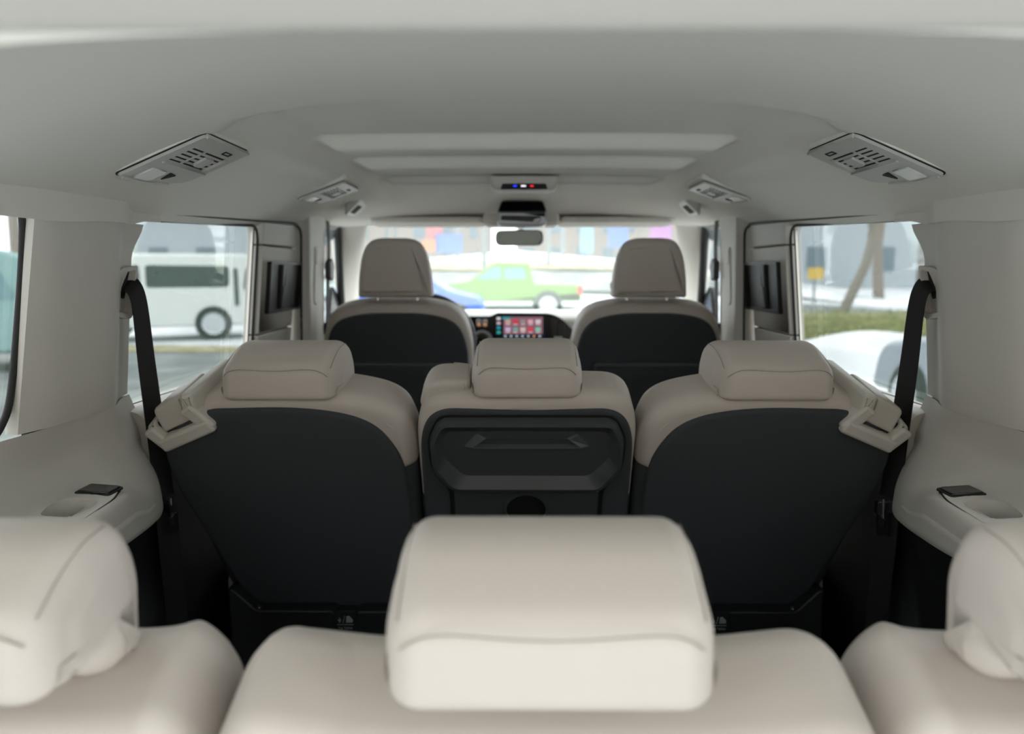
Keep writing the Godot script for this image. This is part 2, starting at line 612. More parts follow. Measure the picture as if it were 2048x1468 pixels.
func make_side(s: int) -> void:
	var side := "left" if s < 0 else "right"
	var wall := struct("wall_" + side, "beige moulded side trim of the cabin, " + side + " side")
	var st := tool()
	# upper pillar trim
	sheet(st, 40, 24, func(a: float, b: float):
		var y := lerpf(1.371, 1.712, b)
		var back := lerpf(1.078, 1.102, b)
		var fore := 1.452 + 0.05 * smoothstep(1.64, 1.715, y)
		var d := lerpf(back, fore, a)
		var q := wx(y) + soft([[1.08, 0.006], [1.12, -0.012], [1.29, -0.020], [1.335, -0.010], [1.37, 0.014], [1.46, 0.038]], d, 0.025)
		return V(s * q, y, d), Vector3(s * 0.02, 0, 0))
	put("pillar_trim", st, "trim", wall)
	st = tool()
	sheet(st, 20, 2, func(a: float, b: float):
		var d := lerpf(1.11, 1.45, a)
		return V(s * (wx(1.37) + soft([[1.08, 0.022], [1.12, -0.004], [1.315, -0.008], [1.345, 0.004], [1.37, 0.022], [1.46, 0.044]], d, 0.03) + 0.004), lerpf(1.360, 1.39, b), d), Vector3(s * 0.01, 0, 0))
	put("joint", st, "gap", wall)
	# headliner skirt above the pillar
	st = tool()
	sheet(st, 40, 8, func(a: float, b: float):
		var d := lerpf(0.9, 1.50, a)
		var y := lerpf(1.704 + 0.012 * smoothstep(1.36, 1.46, d) - 0.010 * (1.0 - smoothstep(1.1, 1.3, d)), 1.745, b)
		var q := wx(1.70) - 0.022 + 0.022 * smoothstep(1.32, 1.40, d)
		return V(s * q, y, d), Vector3(s * 0.03, 0.02, 0))
	put("headliner_skirt", st, "headliner", wall)
	# lower trim with shelf
	var sec := func(d: float, b: float) -> Vector3:
		var xi := soft([[0.1, 0.62], [0.9, 0.632], [1.1, 0.645], [1.25, 0.675], [1.36, 0.706], [1.41, 0.735], [1.46, 0.785]], d, 0.05)
		var xo := soft([[0.1, 0.80], [1.0, 0.795], [1.12, 0.79], [1.22, 0.775], [1.28, 0.764], [1.36, 0.762], [1.46, 0.80]], d, 0.05)
		var yb := look([[0.1, 1.20], [1.0, 1.185], [1.36, 1.14], [1.46, 1.13]], d)
		var k := clampf((xo - xi) / 0.14, 0.0, 1.0) * (1.0 - smoothstep(1.16, 1.26, d))
		var sh := 1.258
		var p := [[0.0, wx(1.366) + soft([[1.02, 0.0], [1.10, -0.012], [1.315, -0.018], [1.345, -0.006], [1.37, 0.012], [1.46, 0.034]], d, 0.03), 1.377], [0.14, xo - 0.004, 1.32], [0.24, xo - 0.012, lerpf(1.30, sh + 0.028, k)], [0.31, lerpf(xo, xi, 0.22), lerpf(1.28, sh + 0.006, k)],
			[0.38, lerpf(xo, xi, 0.45), lerpf(1.262, sh, k)], [0.60, lerpf(xo, xi, 0.9), lerpf(1.222, sh - 0.002, k)], [0.66, xi + 0.004, lerpf(1.212, sh - 0.012, k)], [0.72, xi, lerpf(1.203, sh - 0.03, k)], [0.9, xi - 0.004, yb + 0.012], [0.95, xi + 0.006, yb], [1.0, xi + 0.05, yb - 0.006]]
		var px := []
		var py := []
		for e in p:
			px.append([e[0], e[1]])
			py.append([e[0], e[2]])
		return V(s * soft(px, b, 0.05), soft(py, b, 0.05), d)
	st = tool()
	sheet(st, 220, 72, func(a: float, b: float): return sec.call(lerpf(0.12, 1.446, a), b), Vector3(s * 0.03, -0.01, 0), func(p: Vector3): return absf(absf(p.x) - 0.706) < 0.032 and absf(-p.z - 1.066) < 0.044 and p.y > 1.20 and p.y < 1.30)
	var low := put("lower_trim", st, "trim", wall)
	# shallow inset rail on the fascia
	st = tool()
	sheet(st, 40, 8, func(a: float, b: float):
		var d := lerpf(0.85, 1.275, a)
		var end := smoothstep(1.19, 1.275, d)
		var c: Vector3 = sec.call(d, lerpf(0.745, lerpf(0.865, 0.765, end * end), b))
		return c + Vector3(-s * 0.004 * sin(PI * clampf(b * 4.0, 0.0, 0.5)), 0, 0), Vector3(s * 0.012, 0, 0))
	put("inset_rail", st, "trim", low)
	# cup holder: a plate with a hole, a cup below it
	var plate := func(u: float, v: float, w: float): return V(s * (0.704 + u * 0.85), 1.2605 + w + u * 0.02 + minf(u, 0.0) * 0.10, 1.085 + v)
	st = tool()
	var outer := rp([[-0.052, -0.075, 0.02], [0.03, -0.085, 0.02], [0.065, -0.01, 0.02], [0.052, 0.025, 0.004], [0.045, 0.10, 0.014], [-0.018, 0.10, 0.014], [-0.042, 0.04, 0.02]], 6)
	var hole := rp([[-0.036, -0.060, 0.022], [0.022, -0.066, 0.022], [0.042, -0.012, 0.02], [0.034, 0.018, 0.012], [0.01, 0.026, 0.01], [-0.022, 0.024, 0.016], [-0.036, 0.01, 0.022]], 6)
	hoop(st, outer, hole, -0.006, 0.0012, plate)
	var cp := put("cup_holder", st, "trim", wall)
	st = tool()
	hoop(st, shrink(hole, -0.002), shrink(hole, 0.001), -0.05, 0.0016, plate)
	slab(st, shrink(hole, -0.002), -0.055, -0.05, 0, 0, plate)
	put("cup", st, "trim", cp)
	st = tool()
	hoop(st, shrink(outer, -0.0012), shrink(outer, 0.006), -0.006, -0.0002, plate)
	put("joint", st, "gap", cp)
	st = tool()
	slab(st, rrect(-0.026, 0.048, 0.034, 0.088, 0.006), 0.001, 0.0055, 0.001, 0.002, plate)
	put("socket_cover", st, "gloss_dark", cp, "dark grey flap over a socket")
	st = tool()
	slab(st, rrect(-0.030, 0.044, 0.038, 0.092, 0.008), 0.000, 0.0030, 0.0, 0.001, plate)
	put("cover_rim", st, "rubber", cp)
	# dark lining below
	st = tool()
	sheet(st, 30, 12, func(a: float, b: float):
		var d := lerpf(0.05, 1.62, a)
		var y := lerpf(0.48, 1.20, b)
		return V(s * (soft([[0.1, 0.665], [1.0, 0.672], [1.2, 0.70], [1.4, 0.775], [1.6, 0.79]], d, 0.06) + 0.01 * sin(b * 4.0)), y, d), Vector3(s * 0.03, 0, 0))
	put("lower_lining", st, "black_trim", wall)
	st = tool()
	lathe(st, [[0.0, 0.006], [0.024, 0.006], [0.03, 0.002], [0.03, -0.004]], V(s * 0.672, 1.04, 0.99), Vector3(-s, 0, 0))
	put("speaker_cover", st, "black_trim", wall)
	# open storage pocket behind the door step
	st = tool()
	slab(st, rp([[1.53, 0.5], [1.53, 0.935, 0.01], [1.72, 0.918, 0.01], [1.74, 0.5]]), 0.0, 0.012, 0.003, 0.003, func(u: float, v: float, w: float): return V(s * (0.755 + w), v, u))
	var pk := put("pocket_wall", st, "black_trim", wall)
	st = tool()
	tube(st, PackedVector3Array([V(s * 0.757, 0.938, 1.54), V(s * 0.757, 0.921, 1.71)]), 0.0042)
	put("pocket_edge", st, "silver", pk)
	# outer body side under the windows, and above the door opening
	st = tool()
	box(st, V(s * 0.84, 0.40, 3.8), V(s * 0.86, 1.325, -0.1), 0.004)
	put("outer_skin", st, "car_silver", wall)
	st = tool()
	sheet(st, 40, 6, func(a: float, b: float):
		var d := lerpf(0.3, 3.02, a)
		return V(s * (0.752 + 0.05 * b), lerpf(1.742, 1.80, b) + 0.02 * clampf(d - 2.0, 0.0, 1.0) + 0.02 * smoothstep(2.4, 2.9, d), d), Vector3(s * 0.02, 0.03, 0))
	put("roof_rail", st, "headliner", wall)

	# rear quarter window
	var n := 3 if s < 0 else 4
	var q4 := struct("window_%d" % n, "tinted rear quarter window, " + side)
	st = tool()
	sheet(st, 12, 8, func(a: float, b: float):
		var y := lerpf(1.30, 1.76, b)
		return V(s * (wx(y) + 0.018), y, lerpf(0.15, 1.12, a)), Vector3(s * 0.002, 0, 0))
	put("pane", st, "tinted_glass", q4)
	var edge := smooth_path([V(s * 0.755, 1.742, 0.80), V(s * 0.755, 1.742, 1.00), V(s * 0.756, 1.738, 1.055), V(s * 0.758, 1.716, 1.094), V(s * 0.765, 1.64, 1.100), V(s * 0.785, 1.45, 1.082), V(s * 0.792, 1.39, 1.062), V(s * 0.795, 1.362, 1.02), V(s * 0.797, 1.35, 0.96), V(s * 0.798, 1.345, 0.7)])
	st = tool()
	tube(st, edge, 0.0055)
	put("seal", st, "rubber", q4)

	# sliding door
	var door := struct("door_%d" % (1 if s < 0 else 2), "sliding door with window, " + side + " side")
	var df := func(u: float, v: float, w: float): return V(s * (wx(v) + 0.042 - w), v, u)
	st = tool()
	hoop(st, rrect(1.34, 1.30, 2.20, 1.80, 0.03, 8), rp([[1.36, 1.338, 0.05], [2.15, 1.338, 0.04], [2.15, 1.752, 0.05], [1.36, 1.722, 0.04]], 8), -0.02, 0.006, df)
	put("window_frame", st, "trim", door)
	st = tool()
	var rim: Array = []
	for p in rp([[1.38, 1.342, 0.05], [2.082, 1.342, 0.04], [2.082, 1.744, 0.05], [1.38, 1.718, 0.04]], 6):
		rim.append(V(s * (wx(p.y) + lerpf(0.040, 0.010, smoothstep(1.5, 2.0, p.x))), p.y, p.x))
	rim.append(rim[0])
	tube(st, PackedVector3Array(rim), 0.004)
	put("seal", st, "rubber", door)
	st = tool()
	slab(st, rrect(1.345, 1.30, 2.14, 1.785, 0.02), -0.012, -0.009, 0, 0, df)
	put("pane", st, "tinted_glass", door)
	var gf := func(u: float, v: float, w: float): return V(s * (wx(v) + 0.012 - w), v, u)
	# panels forward of the window
	for p in [[1.694, 1.772, "upper_panel"], [1.436, 1.690, "middle_panel"], [1.30, 1.432, "lower_panel"]]:
		st = tool()
		slab(st, rp([[2.088, p[0], 0.004], [2.425, p[0], 0.004], [2.425, p[1], 0.06 if p[0] > 1.69 else 0.004], [2.088, p[1], 0.02 if p[0] > 1.69 else 0.004]]), -0.01, 0.016, 0.0, 0.004,
			func(u: float, v: float, w: float): return V(s * (wx(v) + 0.012 - w + 0.006 * smoothstep(2.33, 2.42, u)), v, u))
		put(p[2], st, "trim", door)
	st = tool()
	slab(st, rrect(2.09, 1.31, 2.42, 1.765, 0.03), -0.015, -0.002, 0, 0, gf)
	put("joint", st, "gap", door)
	# black grab recess
	st = tool()
	hoop(st, rrect(2.135, 1.492, 2.44, 1.645, 0.006, 3), rrect(2.155, 1.502, 2.43, 1.637, 0.006, 3), 0.010, 0.028, gf)
	var gr := put("grab_recess", st, "grab_black", door)
	st = tool()
	slab(st, rrect(2.14, 1.496, 2.435, 1.642, 0.006), 0.008, 0.020, 0, 0.0, gf)
	put("recess_floor", st, "grab_black", gr)
	st = tool()
	slab(st, rrect(2.24, 1.503, 2.27, 1.637, 0.003), 0.018, 0.030, 0, 0.005, gf)
	put("grip_bar", st, "grab_black", gr)
	# door card and sill
	st = tool()
	var card := [[0.0, 0.835, 1.343], [0.2, 0.80, 1.345], [0.4, 0.772, 1.338], [0.6, 0.752, 1.318], [0.8, 0.748, 1.29], [1.0, 0.752, 1.24]]
	sheet(st, 12, 40, func(a: float, b: float):
		var px := []
		var py := []
		for e in card:
			px.append([e[0], e[1]])
			py.append([e[0], e[2]])
		return V(s * soft(px, b, 0.05), soft(py, b, 0.05), lerpf(1.41, 2.43, a)), Vector3(s * 0.02, -0.01, 0))
	put("door_sill", st, "trim", door)
	st = tool()
	sheet(st, 12, 20, func(a: float, b: float): return V(s * (0.765 - 0.03 * sin(b * PI)), lerpf(0.5, 1.25, b), lerpf(1.44, 2.43, a)), Vector3(s * 0.02, 0, 0))
	put("door_card", st, "black_trim", door)
	st = tool()
	tube(st, smooth_path([V(s * 0.748, 1.30, 2.433), V(s * 0.742, 1.5, 2.433), V(s * 0.735, 1.69, 2.433), V(s * 0.732, 1.745, 2.425), V(s * 0.732, 1.762, 2.39), V(s * 0.732, 1.766, 2.33), V(s * 0.738, 1.752, 1.9), V(s * 0.745, 1.737, 1.52), V(s * 0.775, 1.725, 1.42)]), 0.0045)
	put("door_seal", st, "rubber", door)

	# belt pillar beside the front seat
	var bp := struct("trim_%d" % (2 if s < 0 else 3), "beige belt pillar trim beside front seat, " + side)
	st = tool()
	slab(st, rp([[0.71, 0, 0.0], [0.84, 0.0, 0.0], [0.84, 0.28, 0.0], [0.775, 0.28, 0.03], [0.716, 0.235, 0.03], [0.712, 0.05, 0.02]]), 0.48, 1.83, 0.0, 0.0,
		func(u: float, v: float, w: float): return V(s * (u + 0.06 * (1.75 - w) * 0.5), w, 2.445 + v))
	put("pillar_cover", st, "trim", bp)
	st = tool()
	slab(st, rp([[2.50, 1.50, 0.03], [2.56, 1.50, 0.03], [2.57, 1.70, 0.012], [2.52, 1.70, 0.012]]), 0.0, 0.014, 0.0, 0.005, func(u: float, v: float, w: float): return V(s * (0.722 + 0.03 * (1.75 - v) - w), v, u))
	put("belt_cover", st, "trim", bp)
	st = tool()
	slab(st, rrect(2.525, 1.64, 2.555, 1.69, 0.006), 0.012, 0.016, 0.0, 0.002, func(u: float, v: float, w: float): return V(s * (0.722 + 0.03 * (1.75 - v) - w), v, u))
	put("height_button", st, "trim", bp)

	# front door
	var fd := struct("door_%d" % (3 if s < 0 else 4), "front door with window, " + side + " side")
	st = tool()
	sheet(st, 6, 4, func(a: float, b: float):
		var y := lerpf(1.38, 1.86, b)
		return V(s * (wx(y) + 0.05), y, lerpf(2.65, 3.6, a)), Vector3(s * 0.002, 0, 0))
	put("pane", st, "door_glass", fd)
	st = tool()
	slab(st, rp([[0.77, 0.5, 0.02], [0.74, 0.9, 0.05], [0.755, 1.36, 0.03], [0.80, 1.405, 0.02], [0.84, 1.40, 0.0], [0.84, 0.5, 0.0]]), 2.72, 3.7, 0.0, 0.0, func(u: float, v: float, w: float): return V(s * u, v, w))
	put("door_card", st, "trim", fd)
	st = tool()
	tube(st, smooth_path([V(s * 0.735, 1.835, 2.86), V(s * 0.742, 1.822, 2.95), V(s * 0.752, 1.77, 3.02), V(s * 0.775, 1.62, 3.12), V(s * 0.80, 1.45, 3.24), V(s * 0.80, 1.40, 3.28)]), 0.017)
	put("frame_seal", st, "rubber", fd)
	st = tool()
	slab(st, rp([[3.02, 1.40], [3.26, 1.40], [3.20, 1.50], [3.10, 1.56, 0.03]]), 0.0, 0.02, 0, 0.004, func(u: float, v: float, w: float): return V(s * (0.82 - w), v, u))
	put("mirror_corner", st, "gloss_dark", fd)

	# windscreen pillar
	var ap := struct("trim_%d" % (4 if s < 0 else 5), "pale windscreen pillar trim, " + side)
	st = tool()
	sheet(st, 20, 8, func(a: float, b: float):
		var l1 := V(s * lerpf(0.75, 0.80, a), lerpf(1.83, 1.42, a), lerpf(2.98, 3.27, a))
		var l2 := V(s * lerpf(0.625, 0.845, a), lerpf(1.83, 1.42, a), lerpf(3.0, 3.74, a))
		var p := l1.lerp(l2, b)
		return p + Vector3(-s * 0.03 * sin(PI * b), 0, 0), Vector3(s * 0.03, 0.01, -0.02))
	put("pillar_cover", st, "trim", ap)

	# exterior mirror seen through the front door
	var xm := thing("door_mirror", "grey exterior door mirror outside the " + side + " front window", "mirror", V(s * 0.98, 1.40, 3.15), "exterior mirrors")
	st = tool()
	slab(st, rp([[0.87, 1.33, 0.03], [1.07, 1.35, 0.04], [1.06, 1.53, 0.05], [0.88, 1.52, 0.05]]), 3.13, 3.22, 0.01, 0.04, func(u: float, v: float, w: float): return V(s * u, v, w))
	put("housing", st, "gloss_dark", xm)
	st = tool()
	slab(st, rp([[0.885, 1.345, 0.025], [1.055, 1.362, 0.03], [1.045, 1.515, 0.04], [0.892, 1.507, 0.04]]), 3.126, 3.132, 0, 0, func(u: float, v: float, w: float): return V(s * u, v, w))
	put("mirror_glass", st, "mirror_face", xm)


func make_front() -> void:
	var ws := struct("window_5", "windscreen")
	var st := tool()
	sheet(st, 12, 16, func(a: float, b: float):
		var x := lerpf(-1.0, 1.0, b)
		return V(x * lerpf(0.66, 0.87, a), lerpf(1.835, 1.41, a), lerpf(3.02, 3.80, a) + 0.06 * (1.0 - x * x)), Vector3(0, 0.003, -0.002))
	put("pane", st, "windshield_glass", ws)
	st = tool()
	box(st, V(-0.70, 1.808, 3.14), V(0.70, 1.90, 2.98), 0.01)
	put("header_rail", st, "headliner", ws)
	var wf := struct("wall_front", "front bulkhead behind the dashboard")
	st = tool()
	box(st, V(-0.86, 0.45, 3.95), V(0.86, 1.40, 3.86), 0.01)
	put("bulkhead", st, "black_trim", wf)


# ---------------------------------------------------------------- seats
# head restraint: lower rear edge at (xc, y0, d0), half width hw; a wedge whose back bulges at the bottom
func headrest(parent: Node3D, xc: float, y0: float, d0: float, hw: float, lean := 0.0) -> void:
	var st := tool()
	var prof := rp([[0.004, -0.013, 0.014], [0.0, 0.052, 0.022], [0.058, 0.096, 0.026], [0.108, 0.097, 0.024], [0.128, 0.05, 0.02], [0.118, -0.03, 0.012], [0.075, -0.03, 0.01], [0.066, -0.004, 0.014], [0.045, -0.006, 0.012]], 7)
	var f := func(u: float, v: float, w: float):
		var t := clampf(v / 0.097, 0.0, 1.0)
		var q := absf(w) / hw
		return V(xc + w * (1.0 - 0.05 * t) - lean * u, y0 + v - 0.006 * q * q * q * q - 0.003 * cos(w / hw * PI), d0 + u + 0.010 * q * q * q)
	slab(st, prof, -hw, hw, 0.026, 0.026, f, 7, 0.004, 0.004)
	var h := put("headrest", st, "seat", parent)
	st = tool()
	var path := []
	for i in 41:
		var t := -1.0 + i / 20.0
		var w := t * (hw - 0.012)
		var k := maxf(absf(w) - (hw - 0.026), 0.0)
		var ins := 0.026 - sqrt(maxf(0.026 * 0.026 - k * k, 0.0))
		path.append(f.call(-0.0004 + ins, 0.050 - 0.014 * pow(absf(t), 8.0), w))
	tube(st, PackedVector3Array(path), 0.0008, -1.0, 6)
	put("seam", st, "seam", h)
	for e in [-1, 1]:
		st = tool()
		path = []
		for p in [[0.006, 0.058], [0.03, 0.077], [0.058, 0.092], [0.085, 0.097]]:
			path.append(f.call(p[0] + 0.006, p[1] - 0.006, e * (hw - 0.008)))
		tube(st, smooth_path(path, 4), 0.0007, -1.0, 6)
		put("seam", st, "seam", h)


func seat_frame(s: float, y0: float, d0: float, deg: float) -> Callable:
	var c := cos(deg_to_rad(deg))
	var n := sin(deg_to_rad(deg))
	return func(u: float, v: float, w: float): return V(s * u, y0 + v * c + w * n, d0 - v * n + w * c)


func cushion(parent: Node3D, x0: float, x1: float, y: float, d0: float, d1: float) -> void:
	var st := tool()
	slab(st, rrect(x0, d0, x1, d1, 0.05), y - 0.13, y, 0.03, 0.04, func(u: float, v: float, w: float): return V(u, w, v), 4, 0.0, 0.012)
	put("seat_cushion", st, "seat", parent)
	st = tool()
	slab(st, rrect(x0 + 0.04, d0 + 0.02, x1 - 0.04, d1 - 0.04, 0.03), 0.488, y - 0.125, 0.01, 0.01, func(u: float, v: float, w: float): return V(u, w, v), 3)
	put("seat_base", st, "black_trim", parent)


func tether_label(parent: Node3D, x: float, y: float, d: float) -> void:
	var f := func(u: float, v: float, w: float): return V(x + u, y + v, d - w)
	var st := tool()
	slab(st, rrect(-0.024, -0.022, 0.024, 0.024, 0.003), -0.004, 0.0015, 0.0, 0.0008, f)
	var pl := put("tether_plate", st, "black_trim", parent)
	# child seat and anchor pictogram
	st = tool()
	slab(st, rp([[0.002, -0.002], [0.016, -0.002], [0.017, 0.004], [0.009, 0.013], [0.003, 0.012]]), 0.0012, 0.0022, 0, 0, f)
	slab(st, rp([[-0.004, -0.003], [0.0, 0.013], [-0.001, 0.0135], [-0.0055, -0.003]]), 0.0012, 0.0022, 0, 0, f)
	slab(st, rp([[-0.016, 0.004], [-0.012, -0.003], [-0.008, 0.004], [-0.009, 0.005], [-0.012, 0.0], [-0.015, 0.005]]), 0.0012, 0.0022, 0, 0, f)
	slab(st, rrect(-0.013, 0.0, -0.011, 0.009, 0.0), 0.0012, 0.0022, 0, 0, f)
	slab(st, rrect(-0.018, -0.0075, 0.018, -0.0065, 0.0), 0.0012, 0.0022, 0, 0, f)
	put("pictogram", st, "grey_label", pl, "child seat tether symbol")
	var tm := TextMesh.new()
	var font := SystemFont.new()
	font.font_names = PackedStringArray(["Droid Sans"])
	tm.font = font
	tm.text = "Top Tether"
	tm.font_size = 32
	tm.pixel_size = 0.00021
	tm.depth = 0.0006
	var o := MeshInstance3D.new()
	o.name = "lettering"
	o.mesh = tm
	o.material_override = M["grey_label"]
	o.position = V(x, y - 0.0145, d - 0.0020) - parent.position - pl.position
	pl.add_child(o, true)
	o.set_meta("label", "the words Top Tether in small grey letters")


func second_row_outer(s: int, label: String) -> void:
	var t := thing("passenger_seat", label, "seat", V(s * 0.47, 0.488, 1.8), "second row seats")
	var f := seat_frame(s, 0.87, 1.55, 21.0)
	var st := tool()
	# beige shoulder cover
	var cover := rp([[0.725, 0.33, 0.02], [0.722, 0.455, 0.03], [0.655, 0.53, 0.03], [0.58, 0.553, 0.03], [0.36, 0.553, 0.05], [0.245, 0.525, 0.06], [0.217, 0.45, 0.04], [0.219, 0.385, 0.012], [0.245, 0.36, 0.02], [0.30, 0.33]], 7)
	slab(st, cover, 0.0, 0.125, 0.03, 0.045, f, 7)
	put("shoulder_cover", st, "seat", t)
	st = tool()
	var body := rp([[0.64, -0.05, 0.03], [0.712, 0.33, 0.02], [0.718, 0.41, 0.02], [0.24, 0.41, 0.01], [0.219, 0.385, 0.01], [0.219, -0.05, 0.02]], 5)
	slab(st, body, 0.004, 0.118, 0.022, 0.03, f, 5)
	put("backrest", st, "dark_fabric", t)
	st = tool()
	var panel := rp([[0.60, -0.04, 0.02], [0.706, 0.33, 0.03], [0.716, 0.425, 0.03], [0.69, 0.475, 0.02], [0.615, 0.522, 0.03], [0.42, 0.527, 0.09], [0.30, 0.50, 0.06], [0.25, 0.425, 0.05], [0.240, 0.36, 0.05], [0.236, -0.04, 0.02]], 8)
	slab(st, panel, -0.010, 0.012, 0.008, 0.0, f, 4, 0.012)
	var bp := put("back_panel", st, "dark_fabric", t)
	st = tool()
	var ol := PackedVector3Array()
	for p in rp([[0.228, 0.37], [0.228, 0.0]], 1):
		ol.append(f.call(p.x, p.y, 0.02))
	tube(st, ol, 0.002)
	put("piping", st, "black_trim", bp)
	# release handle bracket on the outer shoulder
	st = tool()
	var bar := func(p: Vector2, q: Vector2, wid: float, w0: float, w1: float, r: float):
		var e := (q - p).normalized()
		var n := Vector2(-e.y, e.x) * wid / 2
		p -= e * wid * 0.35
		q += e * wid * 0.35
		slab(st, rp([[p.x - n.x, p.y - n.y, 0.008], [q.x - n.x, q.y - n.y, 0.008], [q.x + n.x, q.y + n.y, 0.008], [p.x + n.x, p.y + n.y, 0.008]], 4), w0, w1, r, r, f, 4)
	bar.call(Vector2(0.722, 0.478), Vector2(0.700, 0.452), 0.026, -0.024, 0.03, 0.006)
	bar.call(Vector2(0.700, 0.452), Vector2(0.610, 0.494), 0.030, -0.026, 0.03, 0.007)
	bar.call(Vector2(0.610, 0.494), Vector2(0.640, 0.528), 0.028, -0.024, 0.03, 0.007)
	var hb := put("handle_bracket", st, "trim", t, "beige release handle bracket")
	st = tool()
	slab(st, rp([[0.622, 0.515, 0.006], [0.652, 0.520, 0.006], [0.652, 0.562, 0.008], [0.626, 0.566, 0.008]], 4), -0.020, 0.13, 0.008, 0.01, func(u: float, v: float, w: float): return f.call(u - 0.22 * maxf(w, 0.0), v, w), 4)
	put("side_rail", st, "trim", hb)
	st = tool()
	slab(st, rp([[0.708, 0.462, 0.004], [0.728, 0.470, 0.006], [0.730, 0.490, 0.006], [0.714, 0.500, 0.004]], 4), -0.016, 0.12, 0.006, 0.01, func(u: float, v: float, w: float): return f.call(u + 0.02 * maxf(w, 0.0), v, w), 4)
	put("side_rail", st, "trim", hb)
	st = tool()
	slab(st, rp([[0.644, 0.500], [0.652, 0.560, 0.012], [0.716, 0.522, 0.012], [0.704, 0.470]], 4), -0.010, 0.085, 0.009, 0.010, func(u: float, v: float, w: float): return f.call(u - 0.15 * maxf(w, 0.0), v, w), 5)
	put("release_lever", st, "trim", hb)
	st = tool()
	slab(st, rp([[0.642, 0.496], [0.644, 0.535], [0.714, 0.492], [0.704, 0.462]], 4), -0.004, 0.12, 0.0, 0.0, f, 3)
	put("recess", st, "gap", hb)
	headrest(t, s * 0.475, 1.386, 1.338, 0.112, s * 0.16)
	cushion(t, s * 0.47 - 0.235, s * 0.47 + 0.235, 0.93, 1.60, 2.08)
	# rear cover of the seat foot
	st = tool()
	slab(st, rp([[0.27, 0.52, 0.02], [0.27, 0.885, 0.01], [0.385 - 0.02, 0.885, 0.004], [0.37, 0.878, 0.002], [0.415, 0.878, 0.002], [0.42, 0.886, 0.004], [0.585, 0.886, 0.01], [0.635, 0.935, 0.01], [0.645, 0.935], [0.645, 0.62, 0.03], [0.60, 0.52, 0.02]], 3), 0.0, 0.05, 0.004, 0.004, func(u: float, v: float, w: float): return V(s * u, v, 1.49 + w), 3)
	var fc := put("foot_cover", st, "black_trim", t)
	tether_label(t, -0.392 if s < 0 else 0.418, 0.863, 1.4885)
	st = tool()
	lathe(st, [[0.0, 0.006], [0.004, 0.005], [0.006, 0.0]], V(s * 0.578, 0.895, 1.487), Vector3(0, 0, 1), 10)
	put("screw_head", st, "chrome", fc)


func star_rect(n: int, x0: float, y0: float, x1: float, y1: float, cx: float, cy: float) -> PackedVector2Array:
	var o := PackedVector2Array()
	for i in n:
		var d := Vector2(cos(TAU * i / n), sin(TAU * i / n))
		var k := 1e9
		if d.x > 1e-6: k = minf(k, (x1 - cx) / d.x)
		if d.x < -1e-6: k = minf(k, (x0 - cx) / d.x)
		if d.y > 1e-6: k = minf(k, (y1 - cy) / d.y)
		if d.y < -1e-6: k = minf(k, (y0 - cy) / d.y)
		o.append(Vector2(cx, cy) + d * k)
	return o


